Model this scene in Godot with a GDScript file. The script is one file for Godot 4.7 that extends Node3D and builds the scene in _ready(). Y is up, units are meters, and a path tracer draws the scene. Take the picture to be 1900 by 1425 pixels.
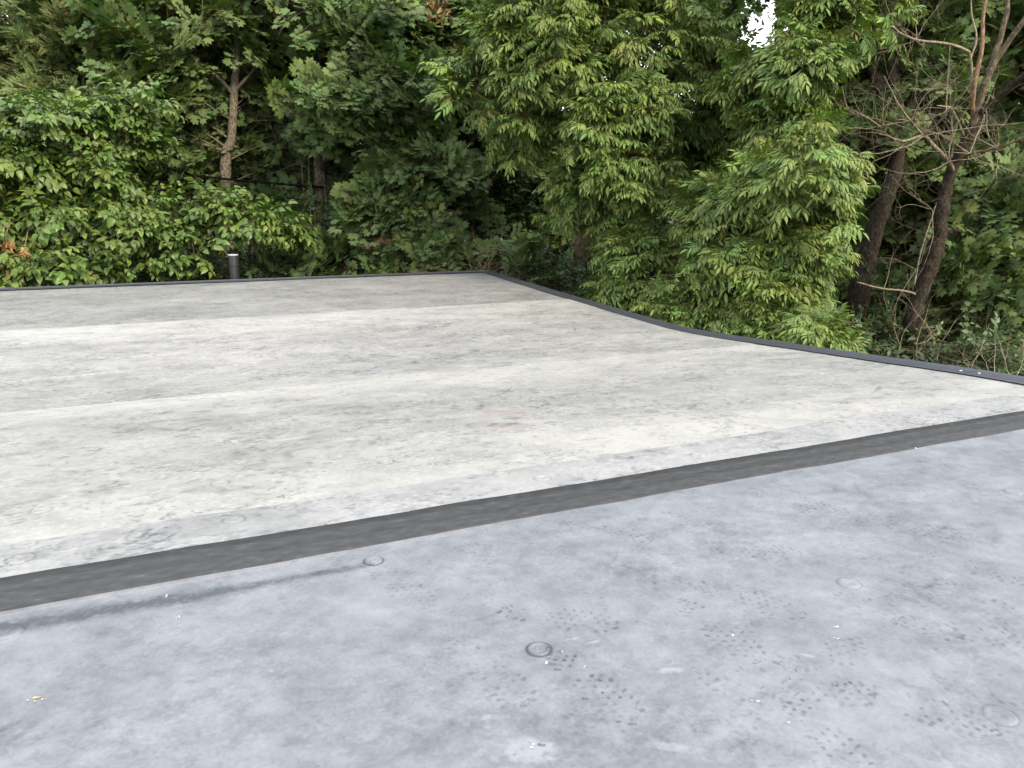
extends Node3D

# ---------------------------------------------------------------- camera numbers
const EYE := Vector3(0, 1.0, 0)
const YAW := 0.41612          # turned to the east of the roof's long axis
const PITCH := 0.23177        # looking down
const FOCAL := 1420.0         # in pixels of the 1900 x 1425 photograph
const EDGE_X := 4.36
const FAR_Z := -10.96

var used := {}
var gaps := []                # openings in the crowns where the sky shows
var cam_basis: Basis
var mats := {}

# ---------------------------------------------------------------- small helpers
func mk_rng(s: int) -> RandomNumberGenerator:
	var r := RandomNumberGenerator.new()
	r.seed = s
	return r

func numbered(called: String) -> String:
	if not used.has(called):
		used[called] = 0
		return called
	used[called] += 1
	return "%s_%03d" % [called, used[called]]

func thing(called: String, label: String, category: String, at := Vector3.ZERO, group := "") -> Node3D:
	var o := Node3D.new()
	o.name = numbered(called)
	add_child(o)
	o.position = at
	o.set_meta("label", label)
	o.set_meta("category", category)
	if group != "":
		o.set_meta("group", group)
	return o

func tag(o: Node, label: String, category: String, group := "", kind := "") -> void:
	if label != "": o.set_meta("label", label)
	if category != "": o.set_meta("category", category)
	if group != "": o.set_meta("group", group)
	if kind != "": o.set_meta("kind", kind)

func piece(called: String, mesh: Mesh, m: Material, parent: Node) -> MeshInstance3D:
	var o := MeshInstance3D.new()
	o.name = called if parent != self else numbered(called)
	o.mesh = mesh
	o.material_override = m
	o.cast_shadow = GeometryInstance3D.SHADOW_CASTING_SETTING_ON
	parent.add_child(o, true)
	return o

func start() -> SurfaceTool:
	var st := SurfaceTool.new()
	st.begin(Mesh.PRIMITIVE_TRIANGLES)
	return st

func done(st: SurfaceTool) -> ArrayMesh:
	st.generate_normals()
	return st.commit()

func ray(px: float, py: float) -> Vector3:
	return cam_basis * Vector3((px - 950.0) / FOCAL, -(py - 712.5) / FOCAL, -1.0)

func spot(px: float, py: float, d: float) -> Vector3:
	var r := ray(px, py)
	return EYE + r * (d / Vector2(r.x, r.z).length())

func seen(p: Vector3) -> Vector2:
	var q: Vector3 = cam_basis.inverse() * (p - EYE)
	if q.z > -0.2: return Vector2(-9999, -9999)
	return Vector2(950.0 - FOCAL * q.x / q.z, 712.5 + FOCAL * q.y / q.z)

func on_roof(px: float, py: float) -> Vector3:
	var r := ray(px, py)
	var t := 1.0 / -r.y
	for k in 12:
		var p := EYE + r * t
		t = (1.0 - roof_y(p.z)) / -r.y
	return EYE + r * t

const PROFILE := [[-9.0, 0.0], [0.0, 0.0], [2.35, 0.0], [2.75, -0.008], [3.84, -0.07], [5.0, -0.14], [5.6, -0.175], [6.1, -0.188], [6.6, -0.177], [7.6, -0.148], [9.09, -0.103], [11.2, -0.025], [13.0, 0.04]]
func roof_y(z: float) -> float:
	var q := -z
	for i in range(1, PROFILE.size()):
		if q <= PROFILE[i][0] or i == PROFILE.size() - 1:
			var i0: int = maxi(i - 2, 0)
			var i3: int = mini(i + 1, PROFILE.size() - 1)
			var t: float = (q - PROFILE[i - 1][0]) / (PROFILE[i][0] - PROFILE[i - 1][0])
			return cubic_interpolate_in_time(PROFILE[i - 1][1], PROFILE[i][1], PROFILE[i0][1], PROFILE[i3][1], t, PROFILE[i][0] - PROFILE[i - 1][0], PROFILE[i0][0] - PROFILE[i - 1][0], PROFILE[i3][0] - PROFILE[i - 1][0])
	return 0.0

func ground_y(x: float, z: float) -> float:
	var d := Vector2(x, z).length()
	var y := -3.3 + 2.3 * smoothstep(15.0, 30.0, d) + 12.0 * smoothstep(32.0, 95.0, d)
	return y + 0.12 * sin(x * 0.37 + 1.3) * cos(z * 0.31)

func facing(dir: Vector3, up: Vector3) -> Basis:
	var z := dir.normalized()
	var x := up.cross(z)
	if x.length() < 0.01: x = Vector3(1, 0, 0).cross(z)
	if x.length() < 0.01: x = Vector3(0, 1, 0).cross(z)
	x = x.normalized()
	return Basis(x, z.cross(x), z)

func rnd3(r: RandomNumberGenerator) -> Vector3:
	while true:
		var v := Vector3(r.randf_range(-1, 1), r.randf_range(-1, 1), r.randf_range(-1, 1))
		var l := v.length()
		if l < 1.0 and l > 0.05: return v / l
	return Vector3.UP

func tri(st: SurfaceTool, a: Vector3, b: Vector3, c: Vector3, col: Color) -> void:
	st.set_color(col)
	st.add_vertex(a); st.add_vertex(b); st.add_vertex(c)

func tube(st: SurfaceTool, pts: Array, radii: Array, sides := 5, col := Color.WHITE, cap := true) -> void:
	var n := pts.size()
	var rings := []
	var prev := Vector3.ZERO
	for i in n:
		var d: Vector3 = (pts[mini(i + 1, n - 1)] - pts[maxi(i - 1, 0)]).normalized()
		var side := prev - d * prev.dot(d)
		if side.length() < 0.05:
			side = d.cross(Vector3(0.31, 0.2, 0.93))
			if side.length() < 0.05: side = d.cross(Vector3(1, 0, 0))
		side = side.normalized()
		prev = side
		var other := d.cross(side)
		var ring := []
		for k in sides:
			var a := TAU * k / sides
			ring.append(pts[i] + (side * cos(a) + other * sin(a)) * radii[i])
		rings.append(ring)
	for i in n - 1:
		for k in sides:
			var k2 := (k + 1) % sides
			tri(st, rings[i][k], rings[i + 1][k], rings[i + 1][k2], col)
			tri(st, rings[i][k], rings[i + 1][k2], rings[i][k2], col)
	if cap:
		for k in range(1, sides - 1):
			tri(st, rings[n - 1][0], rings[n - 1][k + 1], rings[n - 1][k], col)
			tri(st, rings[0][0], rings[0][k], rings[0][k + 1], col)

# a smooth path through points, each [px, py, distance] or Vector3
func smooth_path(pts: Array, radii: Array, per := 4, wob := 0.0, r: RandomNumberGenerator = null) -> Array:
	var a := []
	var b := []
	var n := pts.size()
	for i in n - 1:
		for k in per:
			var t := float(k) / per
			var p: Vector3 = pts[i].cubic_interpolate(pts[i + 1], pts[maxi(i - 1, 0)], pts[mini(i + 2, n - 1)], t)
			if wob > 0.0 and r != null and (i > 0 or k > 0): p += rnd3(r) * wob
			a.append(p)
			b.append(lerpf(radii[i], radii[i + 1], t) * (1.0 if r == null else r.randf_range(0.985, 1.015)))
	a.append(pts[n - 1]); b.append(radii[n - 1])
	return [a, b]

func bare_twigs(st: SurfaceTool, p: Vector3, dir: Vector3, length: float, radius: float, depth: int, r: RandomNumberGenerator, col: Color, droop := 0.0) -> void:
	var pts := [p]
	var rad := [radius]
	var n := 5 if depth > 0 else 4
	var d := dir.normalized()
	var q := p
	for i in n:
		d = (d + rnd3(r) * 0.28 + Vector3(0, -droop, 0)).normalized()
		q = q + d * (length / n)
		pts.append(q)
		rad.append(radius * (1.0 - 0.75 * float(i + 1) / n))
		if depth > 0 and i > 0:
			for k in r.randi_range(0, 2):
				var nd := (d * 0.55 + rnd3(r) * 0.9 + Vector3(0, 0.12, 0)).normalized()
				bare_twigs(st, q, nd, length * r.randf_range(0.35, 0.65), rad[i + 1] * 0.7, depth - 1, r, col, droop)
	tube(st, pts, rad, 5 if radius > 0.012 else 4, col, false)

# ---------------------------------------------------------------- leaves
# every leaf shape lies along +Z with its face to +Y and is one unit long
func leaf_ovate(st: SurfaceTool, t: Transform3D, col: Color, width := 0.62, fold := 0.25, curl := 0.3, widest := 0.36, rows := 4) -> void:
	var prev := []
	for i in rows + 1:
		var s := float(i) / rows
		var w := 0.0
		if i > 0 and i < rows:
			w = width * 0.5 * pow(sin(PI * pow(s, log(0.5) / log(widest))), 0.85)
		var y := -curl * s * s
		var row := [t * Vector3(-w, y + fold * w, s), t * Vector3(0, y, s), t * Vector3(w, y + fold * w, s)]
		if i > 0:
			var rib := Color(col.r * 1.12, col.g * 1.1, col.b * 1.12)
			for k in 2:
				if i > 1: tri(st, prev[k], row[k], prev[k + 1], col if k == 0 else rib)
				if i < rows: tri(st, prev[k + 1], row[k], row[k + 1], rib if k == 0 else col)
				elif i == rows and rows > 1: pass
		prev = row

const MAPLE := [[0.0, 1.0], [0.085, 0.8], [0.19, 0.79], [0.135, 0.6], [0.33, 0.68], [0.5, 0.74], [0.46, 0.56], [0.55, 0.49], [0.34, 0.39], [0.45, 0.3], [0.57, 0.22], [0.36, 0.13], [0.2, 0.0], [0.05, 0.1]]
func leaf_maple(st: SurfaceTool, t: Transform3D, col: Color, cup := 0.35) -> void:
	var out := []
	for p in MAPLE: out.append(Vector3(p[0], 0, p[1]))
	for i in range(MAPLE.size() - 1, 0, -1): out.append(Vector3(-MAPLE[i][0], 0, MAPLE[i][1]))
	var mid := t * Vector3(0, 0.02, 0.36)
	for i in out.size():
		var v: Vector3 = out[i]
		v.y = -cup * (v.x * v.x * 0.8 + (v.z - 0.36) * (v.z - 0.36) * 0.7)
		out[i] = t * v
	for i in out.size():
		tri(st, mid, out[i], out[(i + 1) % out.size()], col)

func leaf_compound(st: SurfaceTool, t: Transform3D, col: Color, r: RandomNumberGenerator) -> void:
	# a rachis with paired narrow leaflets that hang from it
	var n := 4
	var pts := []
	for i in 6:
		var s := i / 5.0
		pts.append(Vector3(0, -0.42 * s * s, s * 0.82))
	var stalk := []
	for p in pts: stalk.append(t * p)
	tube(st, stalk, [0.004, 0.004, 0.0035, 0.003, 0.0025, 0.002], 3, Color(0.14, 0.16, 0.05), false)
	for i in n:
		var s := 0.28 + 0.72 * i / n
		var at := Vector3(0, -0.42 * s * s, s * 0.82)
		for side in [-1.0, 1.0]:
			var d := Vector3(side * r.randf_range(0.7, 1.0), r.randf_range(-1.0, -0.45), r.randf_range(0.45, 0.8))
			var b := facing(d, Vector3(side * 0.2, 1, 0.5) + rnd3(r) * 0.25).scaled(Vector3.ONE * r.randf_range(0.38, 0.5))
			var v := r.randf_range(0.86, 1.14)
			leaf_ovate(st, t * Transform3D(b, at), Color(col.r * v, col.g * v, col.b * v), 0.29, 0.3, 0.25, 0.45, 3)
	var bt := facing(Vector3(0, -0.75, 0.8), Vector3(0, 1, 0.4)).scaled(Vector3.ONE * 0.5)
	leaf_ovate(st, t * Transform3D(bt, Vector3(0, -0.42, 0.82)), col, 0.29, 0.3, 0.25, 0.45, 3)

func leaf_spray(st: SurfaceTool, t: Transform3D, col: Color, r: RandomNumberGenerator) -> void:
	# flat feathery spray of scale leaves
	for i in 9:
		var s := i / 9.0
		for side in [-1.0, 1.0]:
			var d := Vector3(side * r.randf_range(0.5, 0.9), r.randf_range(-0.15, 0.2), 1.0)
			var v := r.randf_range(0.8, 1.2)
			leaf_ovate(st, t * Transform3D(facing(d, Vector3.UP + rnd3(r) * 0.4).scaled(Vector3.ONE * (0.45 - 0.27 * s)), Vector3(0, -0.1 * s * s, s)), Color(col.r * v, col.g * v, col.b * v), 0.26, 0.1, 0.1, 0.5, 2)

func one_leaf(kind: String, st: SurfaceTool, t: Transform3D, col: Color, r: RandomNumberGenerator) -> void:
	match kind:
		"maple": leaf_maple(st, t, col, r.randf_range(0.1, 0.55))
		"ash": leaf_compound(st, t, col, r)
		"mulberry": leaf_ovate(st, t, col, r.randf_range(0.6, 0.8), r.randf_range(0.15, 0.45), r.randf_range(0.25, 0.6), 0.36, 6)
		"cedar": leaf_spray(st, t, col, r)
		_: leaf_ovate(st, t, col, 0.5, 0.2, 0.25, 0.42, 4)

var species := {}
# a species holds leaf meshes (for leaves built one by one) and shoots (a twig with its leaves in one mesh)
func grow_species(kind: String, base: Color, seed_: int, shoots: int) -> void:
	var r := mk_rng(seed_)
	var sp := {"leaves": [], "shoots": [], "places": [], "twigs": []}
	for k in 4:
		var st := start()
		var v: float = [0.85, 1.0, 1.15, 1.0][k]
		one_leaf(kind, st, Transform3D.IDENTITY, Color(base.r * v * ([1.0, 1.0, 1.12, 0.9][k]), base.g * v, base.b * v), r)
		sp.leaves.append(done(st))
	var wood := Color(0.10, 0.085, 0.05)
	for k in shoots:
		var st := start()
		var stw := start()
		var places := []
		var len_ := 0.3
		var n := 8
		var size := [0.13, 0.18]
		match kind:
			"maple": len_ = 0.36; n = 11
			"ash": len_ = 0.28; n = 6; size = [0.24, 0.36]
			"mulberry": len_ = 0.5; n = 9; size = [0.13, 0.21]
			"cedar": len_ = 0.25; n = 6; size = [0.16, 0.26]
			"small": len_ = 0.35; n = 12; size = [0.06, 0.1]
		for i in n:
			var s := (i + 0.6) / n
			var at := Vector3(r.randf_range(-0.01, 0.01), -0.05 * s * s, s * len_)
			var turn := i * 2.4 + r.randf_range(-0.5, 0.5)
			var out := Vector3(cos(turn), 0.25 * sin(turn), 0.0)
			if kind == "maple": out = Vector3((1.0 if i % 2 == 0 else -1.0), r.randf_range(-0.2, 0.2), 0.0)
			var d := (out * r.randf_range(0.7, 1.1) + Vector3(0, 0, 0.3 + 0.8 * s) + rnd3(r) * 0.25)
			var up := Vector3(0, 1, 0.1) + rnd3(r) * 0.38
			if kind == "mulberry": d.y -= 0.3
			if kind == "ash": d.y += 0.25; up = Vector3(0, 1, 0) + rnd3(r) * 0.2
			d = d.normalized()
			var stalk := at
			if kind == "maple" or kind == "mulberry": stalk = at + d * r.randf_range(0.03, 0.1)
			var sz := r.randf_range(size[0], size[1]) * (1.1 - 0.3 * s)
			var t := Transform3D(facing(d, up).scaled(Vector3.ONE * sz), stalk)
			var v := r.randf_range(0.82, 1.2)
			one_leaf(kind, st, t, Color(base.r * v * r.randf_range(0.9, 1.15), base.g * v, base.b * v * r.randf_range(0.85, 1.1)), r)
			if stalk != at:
				tube(st, [at, stalk], [0.0022, 0.0018], 3, Color(0.16, 0.15, 0.05), false)
				tube(stw, [at, stalk], [0.0022, 0.0018], 3, Color(0.16, 0.15, 0.05), false)
			places.append(t)
		var line := [Vector3(0, 0.02, -0.25), Vector3(0, 0, 0), Vector3(0, -0.02, len_ * 0.6), Vector3(0, -0.05, len_)]
		tube(st, line, [0.006, 0.005, 0.0035, 0.002], 4, wood, false)
		tube(stw, line, [0.006, 0.005, 0.0035, 0.002], 4, wood, false)
		sp.shoots.append(done(st)); sp.twigs.append(done(stw)); sp.places.append(places)
	species[kind] = sp

func in_gap(p: Vector3, r: RandomNumberGenerator) -> bool:
	var s := seen(p)
	for g in gaps:
		if g.size() > 4 and p.distance_to(EYE) > g[4]: continue
		var more: float = (0.4 if g.size() > 4 else 1.0) * minf(16.0, 240.0 / maxf(p.distance_to(EYE), 1.0))
		if Vector2((s.x - g[0]) / (g[2] + more), (s.y - g[1]) / (g[3] + more)).length() < 1.0 + r.randf_range(-0.15, 0.25): return true
	return false

# fills a clump with shoots; each place is [Transform3D, tint]; a shoot's green is drawn at random, wherever in the clump it stands
func clump(list: Array, c: Vector3, rad: Vector3, n: int, r: RandomNumberGenerator, axis: Vector3, size := 1.0, lift := 0.75, tint := Color.WHITE, noise: FastNoiseLite = null, thr := -0.22, loose := 0.55) -> void:
	for i in n:
		var d := rnd3(r)
		var p := c + d * rad * pow(r.randf(), 0.42)
		if noise != null and noise.get_noise_3dv(p) < thr: continue
		if p.x < EDGE_X + 0.45 and p.z > FAR_Z - 0.35 and p.y < 1.6 : continue
		if p.y < ground_y(p.x, p.z) + 0.1: continue
		if in_gap(p, r): continue
		var out := (p - axis) * Vector3(1, 0.25, 1)
		out = out.normalized()
		var f := d * Vector3(0.8, 0.3, 0.8) + out * 0.7 + rnd3(r) * loose
		f.y -= 0.12
		var up := Vector3(0, 1, 0) * lift + out * (1.0 - lift) * 1.6 + d * 0.25 + rnd3(r) * 0.3
		var v := r.randf_range(0.78, 1.22)
		var warm := r.randf_range(0.84, 1.14)
		list.append([Transform3D(facing(f, up).scaled(Vector3.ONE * size * r.randf_range(0.62, 1.28)), p), Color(tint.r * v * warm, tint.g * v, tint.b * v * r.randf_range(0.85, 1.1))])

# hands the shoots to MultiMeshes, the largest in the picture leaf by leaf
func leaf_out(parent: Node3D, kind: String, list: Array, m: Material, singly := 300) -> void:
	var sp = species[kind]
	var home := parent.global_transform.affine_inverse() if parent.is_inside_tree() else parent.transform.affine_inverse()
	var r := mk_rng(list.size() + 7)
	var per: int = sp.places[0].size()
	var order := []
	for i in list.size():
		var p: Vector3 = list[i][0].origin
		var s := seen(p)
		if s.x > 10 and s.x < 1890 and s.y > 5 and s.y < 700:
			order.append([p.distance_to(EYE) / list[i][0].basis.x.length(), i])
	order.sort_custom(func(a, b): return a[0] < b[0])
	var alone := {}
	for k in mini(order.size(), singly / per): alone[order[k][1]] = true
	var split := []
	for k in sp.shoots.size(): split.append([])
	for i in list.size():
		var which := r.randi_range(0, sp.shoots.size() - 1)
		if alone.has(i):
			var t: Transform3D = home * list[i][0]
			var tw := piece("twig", sp.twigs[which], m, parent)
			tw.transform = t
			for pl in sp.places[which]:
				var lf := piece("leaf", sp.leaves[r.randi_range(0, 3)], m, parent)
				lf.transform = t * pl
		else:
			split[which].append(list[i])
	for k in split.size():
		if split[k].is_empty(): continue
		var mm := MultiMesh.new()
		mm.transform_format = MultiMesh.TRANSFORM_3D
		mm.use_colors = true
		mm.mesh = sp.shoots[k]
		mm.instance_count = split[k].size()
		for i in split[k].size():
			mm.set_instance_transform(i, home * split[k][i][0])
			mm.set_instance_color(i, split[k][i][1])
		var o := MultiMeshInstance3D.new()
		o.name = "crown"
		o.multimesh = mm
		o.material_override = m
		o.set_meta("kind", "stuff")
		parent.add_child(o, true)

# a tree: trunk and limbs as polylines, a crown of clumps given as [px, py, distance, rx px, ry px, rz m, tint]
func tree(called: String, label: String, kind: String, seed_: int, stems: Array, blobs: Array, bark: String, leafm: String, opt := {}) -> Node3D:
	var r := mk_rng(seed_)
	var foot: Vector3 = stems[0][0][0]
	foot.y = ground_y(foot.x, foot.z)
	var t := thing(called, label, opt.get("category", "tree"), foot, opt.get("group", ""))
	var axis: Vector3 = foot
	var nodes := []
	for i in stems.size():
		var st := start()
		var sm := smooth_path(stems[i][0], stems[i][1], 5, stems[i][1][0] * 0.06, r)
		var local := []
		for p in sm[0]: local.append(p - foot)
		tube(st, local, sm[1], 10 if i == 0 else 7)
		piece("trunk" if i == 0 else "limb", done(st), mats[bark], t)
		for k in sm[0].size():
			if sm[0][k].y > foot.y + 1.2: nodes.append([sm[0][k], sm[1][k]])
	var noise := FastNoiseLite.new()
	noise.seed = seed_; noise.frequency = opt.get("lump", 0.9)
	var list := []
	var brst := start()
	var some := false
	var dens: float = opt.get("dens", 1.0)
	for b in blobs:
		var c := spot(b[0], b[1], b[2])
		var k: float = b[2] / FOCAL
		var spill: float = opt.get("spill", 0.25)
		var rad := Vector3(maxf(b[3] * k - spill, 0.12), maxf(b[4] * k - spill * 0.8, 0.1), b[5])
		# turn the sideways radius across the line of sight
		var away := ray(b[0], b[1]); away.y = 0; away = away.normalized()
		var across := away.cross(Vector3.UP).normalized()
		var tint: Color = b[6] if b.size() > 6 else Color.WHITE
		var many := maxi(4, int((rad.x + 0.25) * (rad.y + 0.25) * rad.z * 9.0 * opt.get("sub", 1.0)) + 3)
		for s in many:
			var d := rnd3(r) * pow(r.randf(), 0.5)
			var p := c + across * d.x * rad.x + Vector3.UP * d.y * rad.y + away * d.z * rad.z
			var sr: float = r.randf_range(0.28, 0.5) * opt.get("big", 1.0)
			clump(list, p, Vector3(sr, sr * opt.get("flat", 0.62), sr), int(r.randf_range(14, 26) * dens), r, axis + Vector3(0, p.y - axis.y, 0) * 0.6, opt.get("size", 1.0), opt.get("lift", 0.7), tint, noise, opt.get("thr", -0.22), opt.get("loose", 0.55))
			if s % 2 == 0 and nodes.size() > 0 and not in_gap(p, r):
				var best = nodes[0]
				var bd := 1e9
				for q in nodes:
					var dd: float = q[0].distance_to(p) + absf(p.y - 0.4 - q[0].y) * 0.5
					if dd < bd: bd = dd; best = q
				var from: Vector3 = best[0]
				var l := from.distance_to(p)
				if l < 5.0:
					var mid := from.lerp(p, 0.5) + Vector3(0, 0.12 * l, 0) + rnd3(r) * 0.1 * l
					var br := minf(best[1] * 0.5, 0.008 + 0.007 * l)
					var sm := smooth_path([from - foot, mid - foot, p - foot], [br, br * 0.6, br * 0.25], 3, 0.02, r)
					tube(brst, sm[0], sm[1], 4, Color.WHITE, false)
					some = true
	if some: piece("branches", done(brst), mats[bark], t)
	leaf_out(t, kind, list, mats[leafm], opt.get("singly", 300))
	return t

# ---------------------------------------------------------------- materials
func plain(col: Color, rough: float, spec := 0.5) -> StandardMaterial3D:
	var m := StandardMaterial3D.new()
	m.albedo_color = col.linear_to_srgb()
	m.roughness = rough
	m.metallic_specular = spec
	return m

func leaf_mat(back: Color, rough: float) -> StandardMaterial3D:
	var m := StandardMaterial3D.new()
	m.vertex_color_use_as_albedo = true
	m.roughness = rough
	m.metallic_specular = 0.4
	m.cull_mode = BaseMaterial3D.CULL_DISABLED
	m.backlight_enabled = true
	m.backlight = back
	return m

func noise_tex(w: int, h: int, freq: float, ramp: Array, seed_: int, type := FastNoiseLite.TYPE_SIMPLEX_SMOOTH, oct := 5) -> ImageTexture:
	var n := FastNoiseLite.new()
	n.seed = seed_; n.frequency = freq; n.noise_type = type; n.fractal_octaves = oct
	var im := n.get_seamless_image(w, h)
	var d := im.get_data()
	var g := Gradient.new()
	g.offsets = PackedFloat32Array(ramp.map(func(x): return x[0]))
	g.colors = PackedColorArray(ramp.map(func(x): return x[1]))
	var lut := []
	for i in 256: lut.append(g.sample(i / 255.0))
	var out := PackedByteArray()
	out.resize(w * h * 3)
	for i in w * h:
		var c: Color = lut[d[i]]
		out[i * 3] = int(c.r * 255); out[i * 3 + 1] = int(c.g * 255); out[i * 3 + 2] = int(c.b * 255)
	return ImageTexture.create_from_image(Image.create_from_data(w, h, false, Image.FORMAT_RGB8, out))

func normal_tex(size: int, freq: float, seed_: int, bump: float) -> ImageTexture:
	var n := FastNoiseLite.new()
	n.seed = seed_; n.frequency = freq; n.fractal_octaves = 4
	var im := n.get_seamless_image(size, size)
	im.convert(Image.FORMAT_RGBA8)
	im.bump_map_to_normal_map(bump)
	return ImageTexture.create_from_image(im)

func bark_mat(dark: Color, light: Color, seed_: int) -> StandardMaterial3D:
	var m := StandardMaterial3D.new()
	m.albedo_texture = noise_tex(256, 256, 0.03, [[0.25, dark.linear_to_srgb()], [0.55, dark.lerp(light, 0.5).linear_to_srgb()], [0.8, light.linear_to_srgb()]], seed_)
	m.normal_enabled = true
	m.normal_texture = normal_tex(256, 0.05, seed_ + 1, 6.0)
	m.uv1_triplanar = true
	m.uv1_scale = Vector3(3.5, 1.2, 3.5)
	m.roughness = 0.9
	m.metallic_specular = 0.2
	return m

# ---------------------------------------------------------------- the roof's dirt, computed sheet by sheet
class Dirt:
	var w: int
	var h: int
	var x0: float
	var z0: float
	var sx: float      # pixels per metre
	var sz: float
	var v: PackedFloat32Array     # brightness of the dust
	var pink: PackedFloat32Array
	static var torn: PackedByteArray
	func _init(w_: int, h_: int, xa: float, xb: float, za: float, zb: float):
		w = w_; h = h_; x0 = xa; z0 = za
		sx = w / (xb - xa); sz = h / (zb - za)
		v.resize(w * h); pink.resize(w * h)
		if torn.is_empty():
			var n := FastNoiseLite.new()
			n.seed = 4; n.frequency = 0.06; n.fractal_octaves = 5; n.fractal_gain = 0.65
			torn = n.get_seamless_image(512, 512).get_data()
	func layer(freq_per_m: float, amount: float, seed_: int, oct := 4, stretch := 1.0, type := FastNoiseLite.TYPE_SIMPLEX_SMOOTH, power := 1.0) -> void:
		var n := FastNoiseLite.new()
		n.seed = seed_; n.noise_type = type; n.fractal_octaves = oct
		n.frequency = freq_per_m / sx
		var hh := maxi(2, int(h * (sx / sz) * stretch))
		var im := n.get_image(w, hh, false, false, true)
		if hh != h: im.resize(w, h, Image.INTERPOLATE_BILINEAR)
		var d := im.get_data()
		var lut := PackedFloat32Array()
		for i in 256:
			var q := (i - 127.5) / 127.5
			lut.append(amount * signf(q) * pow(absf(q), power))
		for i in w * h: v[i] += lut[d[i]]
	# crisp flecks of dirt, thicker inside patches
	func flecks(freq_per_m: float, stretch: float, t0: float, t1: float, amount: float, patch: float, p0: float, p1: float, seed_: int) -> void:
		var d := []
		for k in 2:
			var n := FastNoiseLite.new()
			n.seed = seed_ + k; n.fractal_octaves = 4; n.fractal_gain = 0.6
			n.frequency = (freq_per_m if k == 0 else patch) / sx
			var hh := maxi(2, int(h * (sx / sz) * (stretch if k == 0 else 1.5)))
			var im := n.get_image(w, hh, false, false, true)
			if hh != h: im.resize(w, h, Image.INTERPOLATE_BILINEAR)
			d.append(im.get_data())
		var la := PackedFloat32Array()
		var lb := PackedFloat32Array()
		for i in 256:
			la.append(amount * smoothstep(t0, t1, i / 255.0))
			lb.append(smoothstep(p0, p1, i / 255.0))
		var da: PackedByteArray = d[0]
		var db: PackedByteArray = d[1]
		for i in w * h: v[i] += la[da[i]] * lb[db[i]]
	func blot(x: float, z: float, rx: float, rz: float, ang: float, amount: float, soft := 0.5, rag := 0.0, seed_ := 1, to_pink := false, square := false) -> void:
		var reach := maxf(rx, rz) * 1.15
		var i0 := clampi(int((x - reach - x0) * sx), 0, w - 1)
		var i1 := clampi(int((x + reach - x0) * sx) + 1, 0, w - 1)
		var j0 := clampi(int((z - reach - z0) * sz), 0, h - 1)
		var j1 := clampi(int((z + reach - z0) * sz) + 1, 0, h - 1)
		var ca := cos(ang)
		var sa := sin(ang)
		for j in range(j0, j1 + 1):
			for i in range(i0, i1 + 1):
				var dx := (i + 0.5) / sx + x0 - x
				var dz := (j + 0.5) / sz + z0 - z
				var a := (dx * ca + dz * sa) / rx
				var b := (-dx * sa + dz * ca) / rz
				var q := a * a * a * a + b * b * b * b if square else a * a + b * b
				if rag > 0.0: q += rag * 2.6 * (torn[((j + seed_ * 91) & 511) * 512 + ((i + seed_ * 37) & 511)] / 128.0 - 0.75)
				if q < 1.0:
					var k := amount * (1.0 if q < 1.0 - soft else (1.0 - q) / maxf(soft, 0.001))
					if to_pink: pink[j * w + i] = maxf(pink[j * w + i], k)
					else: v[j * w + i] += k
	func ring(x: float, z: float, rad: float, wide: float, amount: float) -> void:
		var i0 := clampi(int((x - rad * 1.3 - x0) * sx), 0, w - 1)
		var i1 := clampi(int((x + rad * 1.3 - x0) * sx) + 1, 0, w - 1)
		var j0 := clampi(int((z - rad * 1.3 - z0) * sz), 0, h - 1)
		var j1 := clampi(int((z + rad * 1.3 - z0) * sz) + 1, 0, h - 1)
		for j in range(j0, j1 + 1):
			for i in range(i0, i1 + 1):
				var q := Vector2((i + 0.5) / sx + x0 - x, (j + 0.5) / sz + z0 - z).length()
				var k := 1.0 - absf(q - rad) / wide
				if k > 0.0: v[j * w + i] += amount * k
	func boot(x: float, z: float, ang: float, amount: float, r: RandomNumberGenerator, keep := 0.75, from := -0.5, to := 0.5) -> void:
		var ca := cos(ang)
		var sa := sin(ang)
		var worn := r.randf_range(0, TAU)
		for i in 14:
			var u := -0.5 + i / 13.0
			if u < from or u > to: continue
			if u > -0.2 and u < -0.1: continue
			var half := 0.043 * (1.0 if u > 0.0 else 0.8) * sqrt(maxf(0.08, 1.0 - pow(absf(u) * 1.95, 4.0)))
			for j in 5:
				var e: float = [-1.0, -0.5, 0.0, 0.5, 1.0][j]
				if r.randf() > keep * (0.75 + 0.35 * sin(worn + u * 5.0 + e * 1.5)): continue
				var lx := u * 0.29 + (0.006 if j % 2 == 0 else -0.004) + r.randf_range(-0.002, 0.002)
				var lz := e * half
				var big := 0.0095 if absf(e) > 0.9 else 0.0062
				blot(x + lx * ca - lz * sa, z + lx * sa + lz * ca, big * r.randf_range(0.6, 1.15), 0.0052 * r.randf_range(0.6, 1.2), ang + PI / 2 + e * 0.55 + r.randf_range(-0.2, 0.2), amount * r.randf_range(0.35, 1.1), 0.45, 0.3, i * 7 + j + int(worn * 50), false, true)
	func scuff(x: float, z: float, ang: float, length: float, wide: float, amount: float, bend: float, seed_: int) -> void:
		var n := maxi(3, int(length / (wide * 0.8)))
		var a := ang
		var p := Vector2(x, z)
		for i in n:
			var s := float(i) / n
			blot(p.x, p.y, wide * 1.1, wide * (0.35 + 0.65 * sin(PI * s)), a, amount * 0.6 * sin(PI * (s * 0.9 + 0.08)), 0.8, 0.3, seed_ + i)
			p += Vector2(cos(a), sin(a)) * (length / n)
			a += bend / n
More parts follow.
